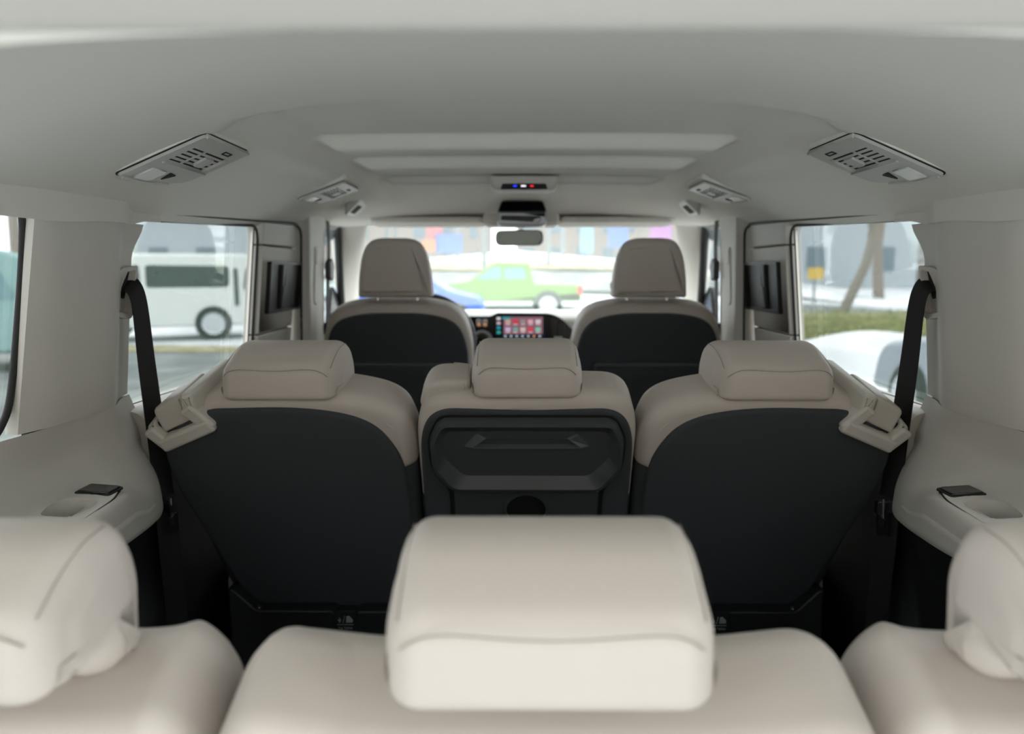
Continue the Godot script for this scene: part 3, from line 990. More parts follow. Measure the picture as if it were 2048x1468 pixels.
func second_row_centre() -> void:
	var t := thing("passenger_seat", "narrow middle seat of the second row with a dark fold-down tray on its back", "seat", V(0, 0.488, 1.8), "second row seats")
	var f := seat_frame(1, 0.87, 1.55, 21.0)
	var st := tool()
	slab(st, rp([[-0.2165, 0.30, 0.01], [0.2165, 0.30, 0.01], [0.2165, 0.49, 0.05], [0.19, 0.553, 0.045], [0.06, 0.556, 0.04], [-0.06, 0.548, 0.03], [-0.185, 0.549, 0.04], [-0.2165, 0.49, 0.05]], 8), 0.0, 0.125, 0.028, 0.045, f, 7)
	put("shoulder_cover", st, "seat", t)
	st = tool()
	slab(st, rp([[-0.190, 0.50, 0.02], [-0.11, 0.50, 0.01], [-0.108, 0.566, 0.012], [-0.13, 0.568, 0.02], [-0.192, 0.566, 0.03], [-0.2125, 0.51, 0.02]], 6), 0.026, 0.130, 0.012, 0.04, f, 5)
	put("shoulder_pad", st, "seat", t)
	st = tool()
	slab(st, rp([[-0.2165, -0.05, 0.02], [0.2165, -0.05, 0.02], [0.2165, 0.38, 0.02], [-0.2165, 0.38, 0.02]], 5), 0.006, 0.118, 0.02, 0.03, f, 5)
	put("backrest", st, "dark_fabric", t)
	st = tool()
	slab(st, rp([[-0.202, -0.04], [0.202, -0.04], [0.209, 0.33, 0.05], [0.208, 0.47, 0.05], [0.175, 0.525, 0.04], [0.0, 0.519, 0.05], [-0.175, 0.525, 0.04], [-0.208, 0.47, 0.05], [-0.209, 0.33, 0.05]], 7), -0.006, 0.012, 0.006, 0.0, f, 4)
	put("back_panel", st, "dark_fabric", t)
	# tray
	var up := [[-0.190, 0.46], [-0.168, 0.508], [0.168, 0.508], [0.190, 0.46], [0.188, 0.395], [0.150, 0.34], [-0.150, 0.34], [-0.188, 0.395]]
	var inn := [[-0.166, 0.455], [-0.155, 0.478], [0.155, 0.478], [0.166, 0.455], [0.162, 0.415], [0.125, 0.372], [-0.125, 0.372], [-0.162, 0.415]]
	var rnd := func(a: Array, r: float):
		var q := []
		for e in a:
			q.append([e[0], e[1], r])
		return rp(q, 5)
	st = tool()
	slab(st, rnd.call(inn, 0.012), -0.011, 0.0, 0.0, 0.0, f, 3)
	var tray := put("tray_table", st, "dark_plastic", t)
	st = tool()
	var lip_o: PackedVector2Array = rnd.call(up, 0.02)
	var lip_i := shrink(lip_o, 0.010)
	slope(st, lip_o, shrink(lip_o, 0.003), -0.008, -0.026, f)
	slope(st, shrink(lip_o, 0.003), lip_i, -0.026, -0.028, f)
	slope(st, lip_i, rnd.call(inn, 0.012), -0.028, -0.011, f)
	put("tray_frame", st, "dark_plastic", tray)
	st = tool()
	var po := rp([[-0.125, 0.440, 0.006], [0.125, 0.440, 0.006], [0.098, 0.472, 0.004], [-0.098, 0.472, 0.004]], 3)
	var pm := rp([[-0.108, 0.444, 0.006], [0.108, 0.444, 0.006], [0.078, 0.468, 0.004], [-0.078, 0.468, 0.004]], 3)
	var pi_ := rp([[-0.098, 0.450, 0.006], [0.098, 0.450, 0.006], [0.074, 0.466, 0.004], [-0.074, 0.466, 0.004]], 3)
	slope(st, po, pm, -0.011, -0.021, f)
	slope(st, pm, pi_, -0.021, -0.0125, f)
	put("pull_edge", st, "dark_plastic", tray)
	st = tool()
	slab(st, rnd.call([[-0.194, 0.462], [-0.17, 0.512], [0.17, 0.512], [0.194, 0.462], [0.192, 0.393], [0.156, 0.335], [0.152, -0.03], [-0.152, -0.03], [-0.156, 0.335], [-0.192, 0.393]], 0.02), -0.0085, 0.0, 0.0, 0.0, f, 3)
	put("joint", st, "rubber", tray)
	# lower plate with a round cup hole
	st = tool()
	var ring := circle(0.0, 0.285, 0.042, 40)
	hoop(st, star_rect(40, -0.146, -0.02, 0.146, 0.338, 0.0, 0.285), ring, -0.012, 0.0, f)
	var lp := put("lower_plate", st, "dark_plastic", tray)
	st = tool()
	hoop(st, circle(0.0, 0.285, 0.0445, 40), circle(0.0, 0.285, 0.0405, 40), -0.0155, 0.045, f)
	slab(st, circle(0.0, 0.285, 0.0445, 40), 0.042, 0.045, 0, 0, f)
	put("cup_ring", st, "dark_plastic", lp)
	headrest(t, 0.0, 1.390, 1.340, 0.1055)
	cushion(t, -0.215, 0.215, 0.92, 1.60, 2.05)


func third_row(xc: float, hw: float, ytop: float, dtop: float, hx: float, hy: float, hd: float, hhw: float, label: String, pad: bool, lean := 0.0) -> void:
	var t := thing("rear_seat", label, "seat", V(xc, 0.488, dtop + 0.35), "third row seats")
	var deg := 20.0
	var len := 0.48
	var y0 := ytop - len * cos(deg_to_rad(deg))
	var d0 := dtop + len * sin(deg_to_rad(deg))
	var f0 := seat_frame(1, y0, d0, deg)
	var f := func(u: float, v: float, w: float): return f0.call(xc + u, v, w)
	var st := tool()
	slab(st, rp([[-hw, -0.05, 0.03], [hw, -0.05, 0.03], [hw, len - 0.045, 0.03], [hw - 0.03, len, 0.03], [0.115, len - 0.016, 0.04], [-0.115, len - 0.016, 0.04], [-hw + 0.03, len, 0.03], [-hw, len - 0.045, 0.03]], 8), 0.0, 0.135, 0.035, 0.04, f, 8)
	put("backrest", st, "seat", t)
	st = tool()
	slab(st, rrect(-hw + 0.02, 0.0, hw - 0.02, len - 0.06, 0.04), -0.008, 0.01, 0.006, 0.0, f, 3)
	put("back_panel", st, "dark_fabric", t)
	if pad:
		st = tool()
		slab(st, rp([[-hw + 0.012, len - 0.09, 0.02], [-0.112, len - 0.09, 0.01], [-0.112, len - 0.020, 0.010], [-hw + 0.034, len + 0.006, 0.022], [-hw + 0.002, len - 0.042, 0.022]], 7), 0.006, 0.130, 0.03, 0.038, f, 7)
		put("shoulder_pad", st, "seat", t)
	headrest(t, hx, hy, hd, hhw, lean)
	var c0 := d0 + 0.07
	cushion(t, xc - hw + 0.01, xc + hw - 0.01, 0.90, c0, c0 + 0.44)


func front_seat(s: int, label: String) -> void:
	var t := thing("bucket_seat", label, "seat", V(s * 0.432, 0.488, 2.75), "front seats")
	var f0 := seat_frame(1, 0.95, 2.60, 15.0)
	var f := func(u: float, v: float, w: float): return f0.call(s * 0.432 + u, v, w)
	var st := tool()
	var ol := [[-0.22, -0.08, 0.05], [0.22, -0.08, 0.05], [0.258, 0.28, 0.08], [0.262, 0.44, 0.07], [0.225, 0.545, 0.08], [0.12, 0.574, 0.06], [-0.12, 0.574, 0.06], [-0.225, 0.545, 0.08], [-0.262, 0.44, 0.07], [-0.258, 0.28, 0.08]]
	slab(st, rp(ol, 7), 0.0, 0.13, 0.03, 0.05, f, 6)
	put("backrest", st, "seat", t)
	st = tool()
	slab(st, rp([[-0.20, -0.06, 0.05], [0.20, -0.06, 0.05], [0.243, 0.28, 0.08], [0.247, 0.42, 0.07], [0.212, 0.515, 0.08], [0.11, 0.545, 0.06], [-0.11, 0.545, 0.06], [-0.212, 0.515, 0.08], [-0.247, 0.42, 0.07], [-0.243, 0.28, 0.08]], 7), -0.012, 0.02, 0.010, 0.0, f, 4, 0.01)
	var bp := put("back_panel", st, "dark_fabric", t)
	# pocket with a raised rim
	st = tool()
	slab(st, rp([[-0.17, -0.04, 0.03], [0.17, -0.04, 0.03], [0.185, 0.375, 0.015], [-0.185, 0.375, 0.015]], 4), -0.035, -0.01, 0.008, 0.0, f, 3)
	var pk := put("pocket", st, "dark_plastic", bp)
	st = tool()
	hoop(st, rp([[-0.175, 0.10, 0.01], [0.175, 0.10, 0.01], [0.180, 0.36, 0.012], [-0.180, 0.36, 0.012]], 4), rp([[-0.15, 0.12, 0.01], [0.15, 0.12, 0.01], [0.142, 0.325, 0.03], [-0.142, 0.325, 0.03]], 4), -0.042, -0.03, f)
	put("pocket_rim", st, "dark_plastic", pk)
	# head restraint
	st = tool()
	var xc := s * 0.43
	var hf := func(u: float, v: float, w: float): return V(xc + u, v, w + 0.10 * (1.725 - v) * 0.5)
	slab(st, rp([[-0.126, 1.528, 0.012], [0.126, 1.528, 0.012], [0.122, 1.60, 0.05], [0.108, 1.68, 0.05], [0.075, 1.727, 0.04], [-0.075, 1.727, 0.04], [-0.108, 1.68, 0.05], [-0.122, 1.60, 0.05]], 7), 2.44, 2.55, 0.022, 0.045, hf, 6, 0.0, 0.01)
	var h := put("headrest", st, "seat", t)
	st = tool()
	lathe(st, [[0.0, 0.005], [0.010, 0.005], [0.013, 0.001], [0.013, -0.004]], V(xc - 0.121, 1.568, 2.515), Vector3(-1, 0, 0), 16)
	put("adjuster_button", st, "trim", h)
	for e in [-1, 1]:
		st = tool()
		tube(st, PackedVector3Array([V(xc + e * 0.068, 1.46, 2.505), V(xc + e * 0.068, 1.54, 2.505)]), 0.0065)
		var po := put("headrest_post", st, "chrome", t)
		st = tool()
		lathe(st, [[0.0, 0.012], [0.012, 0.012], [0.018, 0.004], [0.02, -0.01]], V(xc + e * 0.068, 1.503, 2.505), Vector3.UP, 16)
		put("post_guide", st, "trim", po)
	cushion(t, s * 0.432 - 0.25, s * 0.432 + 0.25, 1.03, 2.66, 2.98)


# ---------------------------------------------------------------- fittings
func roof_vent(s: int, xin: float, xout: float, d0: float, d1: float, m: String, lens_m: String, label: String) -> void:
	var a := V(s * xin, roof_side(xin, (d0 + d1) / 2) - 0.002, d0)
	var b := V(s * xout, roof_side(xout, (d0 + d1) / 2) - 0.002, d0)
	var L := (b - a).length()
	var e1 := (b - a).normalized()
	var e2 := V(0, 0, 1)
	var nn := e1.cross(e2).normalized()
	if nn.y > 0:
		nn = -nn
	var D := d1 - d0
	var f := func(u: float, v: float, w: float): return a + e1 * u * L + e2 * v * D + nn * w
	var t := thing("roof_vent", label, "air vent", a.lerp(b, 0.5) + e2 * D * 0.5, "roof air vents with reading lamps")
	var r := 0.05
	var st := tool()
	var mg := 0.11 if d0 > 1.8 else 0.035
	slab(st, rrect(-mg, -mg, 1.0 + mg, 1.0 + mg, 0.12), -0.09, -0.0005, 0.0, 0.012, f, 4)
	put("pod", st, "headliner", t)
	st = tool()
	# pad under the plate
	slab(st, rp([[-0.012, -0.012, 0.07], [1.012, -0.012, 0.07], [1.012, 0.56, 0.35], [0.81, 1.012, 0.12], [-0.012, 1.012, 0.1]], 6), -0.003, 0.0012, 0.0, 0.0, f)
	put("joint", st, "gap", t)
	# plate: lamp half, and a border round the louvres
	st = tool()
	slab(st, rp([[0.56, 0.0, 0.0], [1.0, 0.0, 0.07], [1.0, 0.55, 0.35], [0.80, 1.0, 0.12], [0.56, 1.0, 0.0]], 6), -0.02, 0.006, 0.0, 0.0, f)
	slab(st, rp([[0.0, 0.0, 0.07], [0.22, 0.0], [0.22, 1.0], [0.0, 1.0, 0.1]], 5), -0.02, 0.006, 0.0, 0.0, f)
	slab(st, rrect(0.22, 0.0, 0.56, 0.14, 0.0), -0.02, 0.006, 0, 0, f)
	slab(st, rrect(0.22, 0.90, 0.56, 1.0, 0.0), -0.02, 0.006, 0, 0, f)
	slab(st, rrect(0.55, 0.12, 0.575, 0.98, 0.0), 0.0, 0.009, 0, 0, f)
	slab(st, rrect(-0.005, 0.02, 0.025, 0.98, 0.0), 0.0, 0.008, 0, 0, f)
	slab(st, rp([[0.955, 0.05], [0.985, 0.05], [0.985, 0.5, 0.2], [0.90, 0.80, 0.1], [0.88, 0.76, 0.1], [0.955, 0.48, 0.2]], 4), 0.0, 0.0085, 0, 0, f)
	put("plate", st, m, t)
	st = tool()
	slab(st, rrect(0.2, 0.12, 0.58, 0.92, 0.0), -0.018, -0.012, 0, 0, f)
	put("duct", st, "gap", t)
	for k in 5:
		st = tool()
		var u0 := 0.245 + k * 0.066
		var sf := func(u: float, v: float, w: float): return f.call(u0 + u + w * 0.22 / L * 0.1, v, w)
		slab(st, rrect(0.0, 0.14, 0.034, 0.90, 0.0), -0.011, 0.002, 0, 0, func(u: float, v: float, w: float): return f.call(u0 + u + (w + 0.011) * 2.6, v, w))
		put("slat", st, m, t)
	st = tool()
	slab(st, rrect(0.23, 0.43, 0.55, 0.455, 0.0), -0.009, 0.003, 0, 0, f)
	put("divider", st, m, t)
	st = tool()
	slab(st, rp([[0.32, 0.58, 0.02], [0.50, 0.60, 0.04], [0.50, 0.76, 0.04], [0.32, 0.78, 0.02]], 3), -0.004, 0.0055, 0, 0.002, f)
	put("direction_tab", st, m, t)
	st = tool()
	slab(st, rp([[0.70, 0.16], [0.92, 0.16], [0.92, 0.42], [0.70, 0.42]]), 0.0, 0.0085, 0, 0.001, f)
	put("lamp_lens", st, lens_m, t)
	st = tool()
	slab(st, rp([[0.70, 0.50, 0.02], [0.86, 0.55, 0.02], [0.72, 0.64, 0.02]], 3), 0.0, 0.0075, 0, 0, f)
	put("lamp_switch", st, "gap", t)
	st = tool()
	hoop(st, rrect(0.10, 0.60, 0.16, 0.76, 0.0), rrect(0.115, 0.62, 0.145, 0.74, 0.0), 0.004, 0.0072, f)
	put("symbol", st, "gap", t)


func seat_belt(s: int, label: String) -> void:
	var t := thing("seat_belt", label, "seat belt", V(s * 0.755, 1.60, 1.41), "second row seat belts")
	var st := tool()
	var path := smooth_path([V(s * 0.785, 1.592, 1.402), V(s * 0.762, 1.592, 1.398), V(s * 0.750, 1.577, 1.395), V(s * 0.745, 1.54, 1.396), V(s * 0.742, 1.44, 1.400), V(s * 0.738, 1.29, 1.412), V(s * 0.735, 1.165, 1.422)], 8)
	band(st, path, V(0, 0.030, 0.036), V(s * -0.020, 0, 0.040), 0.0016)
	put("webbing", st, "webbing", t)
	# pillar outlet
	var f := func(u: float, v: float, w: float): return V(s * (wx(v) + 0.012 - w), v, u)
	st = tool()
	hoop(st, rp([[1.342, 1.535, 0.016], [1.405, 1.525, 0.016], [1.420, 1.63, 0.01], [1.352, 1.622, 0.016]], 4), rp([[1.350, 1.543, 0.012], [1.399, 1.535, 0.012], [1.412, 1.622, 0.008], [1.360, 1.614, 0.012]], 4), -0.012, 0.008, f)
	slab(st, rp([[1.350, 1.543], [1.399, 1.535], [1.412, 1.622], [1.360, 1.614]]), -0.016, -0.006, 0, 0, f)
	put("outlet_frame", st, "trim", t)
	st = tool()
	slab(st, rp([[1.375, 1.57, 0.004], [1.395, 1.565, 0.004], [1.410, 1.618, 0.001], [1.396, 1.60, 0.004]], 3), -0.008, -0.004, 0, 0, f)
	put("outlet_slot", st, "gap", t)
	# tongue and lower strap
	st = tool()
	var by := V(s * 0.735, 1.145, 1.424)
	slab(st, rrect(-0.026, -0.014, 0.026, 0.014, 0.006), -0.006, 0.006, 0.003, 0.003, func(u: float, v: float, w: float): return by + Vector3(u * 0.75, v + u * 0.25 * s, u * 0.6 + w))
	var tg := put("belt_tongue", st, "gloss_dark", t)
	for e in [-0.018, 0.018]:
		st = tool()
		tube(st, PackedVector3Array([by + Vector3(e, 0.020, 0.012), by + Vector3(e * 0.9, -0.020, 0.014)]), 0.0028)
		put("tongue_edge", st, "chrome", tg)
	st = tool()
	hoop(st, rrect(-0.011, -0.055, 0.011, -0.012, 0.004, 3), rrect(-0.006, -0.040, 0.006, -0.022, 0.003, 3), -0.0015, 0.0015, func(u: float, v: float, w: float): return by + Vector3(u - s * 0.016 , v, w + 0.01))
	put("latch_plate", st, "chrome", tg)
	st = tool()
	band(st, smooth_path([V(s * 0.735, 1.145, 1.426), V(s * 0.735, 1.05, 1.43), V(s * 0.735, 0.90, 1.44), V(s * 0.735, 0.60, 1.45)], 5), V(s * -0.030, 0, 0.030), V(s * -0.030, 0, 0.030), 0.0016)
	put("lower_strap", st, "webbing", t)


func front_belt(s: int, label: String) -> void:
	var t := thing("front_seat_belt", label, "seat belt", V(s * 0.70, 1.70, 2.66), "front seat belts")
	var st := tool()
	band(st, smooth_path([V(s * 0.712, 1.80, 2.70), V(s * 0.708, 1.70, 2.69), V(s * 0.712, 1.60, 2.68), V(s * 0.716, 1.45, 2.67), V(s * 0.722, 1.20, 2.66)], 5), V(0, 0, 0.045), V(0, 0, 0.045), 0.002)
	put("webbing", st, "webbing", t)
	st = tool()
	slab(st, rp([[2.655, 1.59, 0.01], [2.70, 1.58, 0.01], [2.725, 1.635, 0.01], [2.70, 1.665, 0.01], [2.66, 1.65, 0.01]], 4), 0.0, 0.022, 0.004, 0.006, func(u: float, v: float, w: float): return V(s * (0.718 - w), v, u))
	put("height_slider", st, "dark_plastic", t)
	st = tool()
	slab(st, rp([[2.64, 1.385, 0.008], [2.68, 1.385, 0.008], [2.685, 1.43, 0.008], [2.645, 1.43, 0.008]], 4), 0.0, 0.02, 0.004, 0.006, func(u: float, v: float, w: float): return V(s * (0.725 - w), v, u))
	put("belt_tongue", st, "gloss_dark", t)


func screen_picture() -> ImageTexture:
	var im := Image.create(256, 128, false, Image.FORMAT_RGB8)
	im.fill(Color(0.02, 0.05, 0.07))
	im.fill_rect(Rect2i(40, 6, 200, 98), Color(0.50, 0.36, 0.40))
	im.fill_rect(Rect2i(34, 6, 40, 14), Color(0.20, 0.55, 0.58))
	var side := [Color(0.8, 0.8, 0.82), Color(0.75, 0.66, 0.68), Color(0.16, 0.55, 0.62), Color(0.20, 0.62, 0.58)]
	for i in 4:
		im.fill_rect(Rect2i(6, 8 + i * 26, 20, 16), side[i])
	var icons := [Color(0.72, 0.60, 0.55), Color(0.78, 0.22, 0.28), Color(0.55, 0.52, 0.53), Color(0.82, 0.62, 0.66), Color(0.80, 0.74, 0.78), Color(0.72, 0.66, 0.78), Color(0.42, 0.60, 0.58), Color(0.78, 0.70, 0.68), Color(0.80, 0.24, 0.32), Color(0.48, 0.72, 0.66)]
	for i in 10:
		im.fill_rect(Rect2i(50 + (i % 5) * 38, 22 + (i / 5) * 44, 26, 22), icons[i])
		im.fill_rect(Rect2i(52 + (i % 5) * 38, 47 + (i / 5) * 44, 22, 5), Color(0.85, 0.72, 0.74))
	im.fill_rect(Rect2i(36, 108, 210, 18), Color(0.03, 0.14, 0.20))
	for i in 7:
		im.fill_rect(Rect2i(44 + i * 29, 111, 12, 9), Color(0.75, 0.78, 0.80) if i != 5 else Color(0.9, 0.6, 0.4))
	return ImageTexture.create_from_image(im)


func make_dashboard() -> void:
	var t := thing("dashboard", "pale dashboard with a black centre panel between the front seats", "dashboard", V(0, 1.0, 3.3))
	var st := tool()
	slab(st, rp([[3.83, 1.415], [3.40, 1.452, 0.1], [3.16, 1.452, 0.03], [3.105, 1.425, 0.02], [3.10, 1.34, 0.02], [3.16, 1.30, 0.03], [3.06, 1.22, 0.05], [3.12, 0.95, 0.05], [3.83, 0.95]], 5), -0.80, 0.80, 0.0, 0.0, func(u: float, v: float, w: float): return V(w, v - 0.012 * pow(absf(w) / 0.8, 2.0), u))
	put("body", st, "dash_top", t)
	st = tool()
	slab(st, rp([[-0.225, 1.325, 0.01], [-0.225, 1.428, 0.012], [-0.13, 1.428, 0.01], [-0.10, 1.442, 0.01], [0.13, 1.440, 0.03], [0.178, 1.415, 0.02], [0.228, 1.362, 0.012], [0.205, 1.325, 0.012]], 4), 3.062, 3.115, 0.006, 0.0, func(u: float, v: float, w: float): return V(u, v, w))
	var cp := put("centre_panel", st, "piano", t)
	# touch screen, a flat display
	st = tool()
	st.set_smooth_group(1)
	var q := [V(-0.108, 1.334, 3.0605), V(0.106, 1.334, 3.0605), V(0.106, 1.430, 3.0605), V(-0.108, 1.430, 3.0605)]
	var uv := [Vector2(0, 1), Vector2(1, 1), Vector2(1, 0), Vector2(0, 0)]
	for i in [0, 2, 1, 0, 3, 2]:
		st.set_uv(uv[i])
		st.add_vertex(q[i])
	var m := mat("screen_glow", Color(0.02, 0.02, 0.02), 0.15)
	m.emission_enabled = true
	m.emission_texture = screen_picture()
	m.emission = Color.BLACK
	m.emission_energy_multiplier = 0.24
	put("touch_screen", st, "screen_glow", cp, "lit screen with rows of coloured tiles")
	for e in [[-0.178, 1.395], [-0.152, 1.395]]:
		st = tool()
		slab(st, rrect(e[0] - 0.010, e[1] - 0.012, e[0] + 0.010, e[1] + 0.020, 0.004, 3), 3.052, 3.066, 0.002, 0, func(u: float, v: float, w: float): return V(u, v, w))
		var sw := put("switch", st, "silver", cp)
		st = tool()
		slab(st, rrect(e[0] - 0.005, e[1] - 0.006, e[0] + 0.005, e[1] + 0.004, 0.002, 2), 3.0505, 3.053, 0, 0, func(u: float, v: float, w: float): return V(u, v, w))
		put("switch_light", st, "led_amber", sw)
	st = tool()
	lathe(st, [[0.030, 0.0], [0.036, 0.006], [0.042, 0.006], [0.046, -0.006]], V(-0.165, 1.325, 3.05), Vector3(0, 0, 1), 28)
	put("knob_ring", st, "silver", cp)
	st = tool()
	lathe(st, [[0.0, 0.016], [0.024, 0.016], [0.030, 0.010], [0.032, -0.006]], V(-0.165, 1.325, 3.05), Vector3(0, 0, 1), 24)
	put("knob", st, "piano", cp)
	for e in [[0.128, 0.150], [0.155, 0.185]]:
		st = tool()
		slab(st, rrect(e[0], 1.342, e[1], 1.418 if e[0] < 0.15 else 1.395, 0.005, 3), 3.056, 3.064, 0.002, 0, func(u: float, v: float, w: float): return V(u, v, w))
		put("air_outlet", st, "gloss_dark", cp)
	st = tool()
	slab(st, rrect(0.14, 1.333, 0.175, 1.342, 0.003, 2), 3.055, 3.064, 0.001, 0, func(u: float, v: float, w: float): return V(u, v, w))
	put("outlet_tab", st, "silver", cp)
	# instrument hood behind the wheel
	st = tool()
	slab(st, rp([[-0.62, 1.42], [-0.60, 1.470, 0.02], [-0.30, 1.478, 0.03], [-0.24, 1.44, 0.02], [-0.24, 1.42]], 4), 3.06, 3.25, 0.01, 0.02, func(u: float, v: float, w: float): return V(u, v, w))
	put("instrument_hood", st, "black_trim", t)

	var sw2 := thing("steering_wheel", "dark grey steering wheel behind the driver's seat headrest", "steering wheel", V(-0.39, 1.345, 2.86))
	var c := V(-0.385, 1.335, 2.86)
	var ax := Vector3(0, 0.34, 0.94).normalized()
	var ux := Vector3.RIGHT
	var uy := ax.cross(ux).normalized()
	st = tool()
	var ring := []
	for i in 49:
		var a := TAU * i / 48
		ring.append(c + ux * cos(a) * 0.192 + uy * sin(a) * 0.192)
	tube(st, PackedVector3Array(ring), 0.0155, -1.0, 12)
	put("wheel_rim", st, "dark_plastic", sw2)
	st = tool()
	lathe(st, [[0.0, 0.02], [0.05, 0.018], [0.07, 0.0], [0.06, -0.04]], c - ax * 0.02, ax, 24)
	put("hub", st, "dark_plastic", sw2)
	for a in [0.0, PI, -PI / 2]:
		st = tool()
		var dir: Vector3 = ux * cos(a) + uy * sin(a)
		band(st, PackedVector3Array([c + dir * 0.05 - ax * 0.015, c + dir * 0.12 - ax * 0.01, c + dir * 0.188]), ax.cross(dir) * 0.045, ax.cross(dir) * 0.032, 0.012)
		put("spoke", st, "dark_plastic", sw2)


func make_roof_things() -> void:
	# climate control pod
	var t := thing("climate_control", "roof control pod with a black display and blue, white and red lights", "control panel", V(0.004, 1.90, 2.36))
	var st := tool()
	slab(st, rp([[-0.104, 1.915], [-0.100, 1.880, 0.008], [-0.086, 1.871, 0.006], [0.094, 1.871, 0.006], [0.108, 1.880, 0.008], [0.112, 1.915]], 4), 2.33, 2.44, 0.014, 0.0, func(u: float, v: float, w: float): return V(u, v, w - 0.3 * (v - 1.9)), 4)
	put("housing", st, "trim", t)
	var pf := func(u: float, v: float, w: float): return V(u, v, 2.331 - w - 0.3 * (v - 1.9))
	st = tool()
	slab(st, rp([[-0.070, 1.8725, 0.003], [0.078, 1.8725, 0.003], [0.072, 1.890, 0.004], [-0.064, 1.890, 0.004]], 3), -0.004, 0.002, 0.0, 0.001, pf)
	var dp := put("display", st, "piano", t)
	for e in [[-0.030, -0.019, "led_blue"], [-0.006, 0.010, "led_white"], [0.023, 0.034, "led_red"]]:
		st = tool()
		slab(st, rrect(e[0], 1.8805, e[1], 1.8850, 0.002, 3), 0.0, 0.003, 0, 0, pf)
		put("indicator_light", st, e[2], dp)

	# overhead console
	t = thing("overhead_console", "overhead console with black glossy lid above the interior mirror", "console", V(0, 1.84, 2.75))
	st = tool()
	slab(st, rp([[-0.088, 1.836, 0.004], [0.090, 1.836, 0.004], [0.076, 1.868, 0.010], [-0.074, 1.868, 0.010]], 4), 0.0, 0.10, 0.003, 0.0, func(u: float, v: float, w: float): return V(u, v, 2.675 + w + (1.868 - v) * 1.0), 3)
	put("lid", st, "piano", t)
	st = tool()
	slab(st, rp([[-0.092, 1.783, 0.02], [0.094, 1.783, 0.02], [0.092, 1.836, 0.006], [-0.090, 1.836, 0.006]], 4), 2.722, 2.86, 0.008, 0.0, func(u: float, v: float, w: float): return V(u, v, w), 3)
	put("lamp_housing", st, "silver", t)
	st = tool()
	slab(st, rp([[-0.078, 1.803, 0.006], [0.068, 1.795, 0.006], [0.070, 1.818, 0.006], [-0.076, 1.820, 0.006]], 3), 2.715, 2.726, 0.001, 0, func(u: float, v: float, w: float): return V(u, v, w), 3)
	put("button_strip", st, "gloss_dark", t)
	st = tool()
	slab(st, rp([[0.040, 1.797, 0.005], [0.066, 1.797, 0.005], [0.068, 1.812, 0.005], [0.046, 1.806, 0.005]], 3), 2.711, 2.718, 0.001, 0, func(u: float, v: float, w: float): return V(u, v, w), 3)
	put("lamp_lens", st, "lens", t)
	st = tool()
	slab(st, rp([[-0.155, 1.790, 0.03], [0.15, 1.790, 0.03], [0.14, 1.85, 0.02], [-0.14, 1.85, 0.02]], 5), 2.80, 2.98, 0.012, 0.0, func(u: float, v: float, w: float): return V(u, v, w), 4)
	put("roof_base", st, "headliner", t)

	t = thing("interior_mirror", "frameless interior mirror hanging under the overhead console", "mirror", V(-0.011, 1.745, 2.86))
	var tilt := Basis(Vector3.UP, -0.24) * Basis(Vector3.RIGHT, 0.0)
	var mc := V(-0.011, 1.745, 2.86)
	var mf := func(u: float, v: float, w: float): return mc + tilt * Vector3(u, v, -w)
	st = tool()
	slab(st, rrect(-0.095, -0.030, 0.095, 0.030, 0.026, 7), 0.0, 0.03, 0.003, 0.016, mf, 5)
	put("housing", st, "dark_plastic", t)
	st = tool()
	slab(st, rrect(-0.092, -0.027, 0.092, 0.027, 0.024, 7), -0.0015, 0.002, 0.0, 0.0, mf, 3)
	put("mirror_glass", st, "mirror_face", t)
	st = tool()
	tube(st, PackedVector3Array([V(0.0, 1.750, 2.88), V(0.0, 1.760, 2.89), V(0, 1.772, 2.90)]), 0.014)
	put("stem", st, "dark_plastic", t)

	for s in [-1, 1]:
		t = thing("sun_visor", "folded sun visor on the " + ("driver's left side" if s < 0 else "right side, with a pale label"), "sun visor", V(s * 0.36, 1.815, 2.9), "sun visors")
		st = tool()
		slab(st, rrect(0.142, 0.0, 0.585, 0.17, 0.04, 6), -0.011, 0.011, 0.009, 0.009, func(u: float, v: float, w: float): return V(s * u, 1.812 + w - v * 0.06, 2.80 + v), 5)
		var vb := put("visor_body", st, "headliner", t)
		if s > 0:
			st = tool()
			slab(st, rrect(0.205, -0.006, 0.33, 0.006, 0.002, 2), 0.0, 0.003, 0, 0, func(u: float, v: float, w: float): return V(u, 1.812 + v, 2.7995 - w + 0.001))
			put("visor_label", st, "lens", vb)
		st = tool()
		tube(st, PackedVector3Array([V(s * 0.57, 1.825, 2.83), V(s * 0.60, 1.835, 2.84)]), 0.008)
		put("pivot", st, "trim", t)

		t = thing("coat_hook", "small pale hook plate with a dark slot beside the " + ("left" if s < 0 else "right") + " front roof vent", "coat hook", V(s * 0.575, 1.83, 2.58), "roof hook plates")
		var hy := func(x: float, d: float): return roof(x, d)
		var hf := func(u: float, v: float, w: float): return V(s * (0.578 + u), 1.842 - u * 0.9 - w, 2.585 + v)
		st = tool()
		slab(st, rrect(-0.030, -0.07, 0.030, 0.06, 0.02, 5), -0.03, 0.012, 0.0, 0.008, hf, 4)
		put("plate", st, "vent_plastic", t)
		st = tool()
		slab(st, rrect(-0.014, -0.045, 0.014, 0.025, 0.006, 3), 0.008, 0.0128, 0.0, 0.0, hf, 3)
		put("slot", st, "gap", t)


# ---------------------------------------------------------------- outdoors
func hill(d: float) -> float:
	return soft([[18.0, 0.0], [22.0, 0.08], [26.0, 0.4], [32.0, 1.1], [38.0, 1.72], [42.0, 2.15], [48.0, 2.85], [60.0, 3.3], [90.0, 3.6]], d, 3.0)


func ground_at(x: float, d: float) -> float:
	return hill(d) * (1.0 - 0.75 * smoothstep(6.0, 16.0, absf(x)))


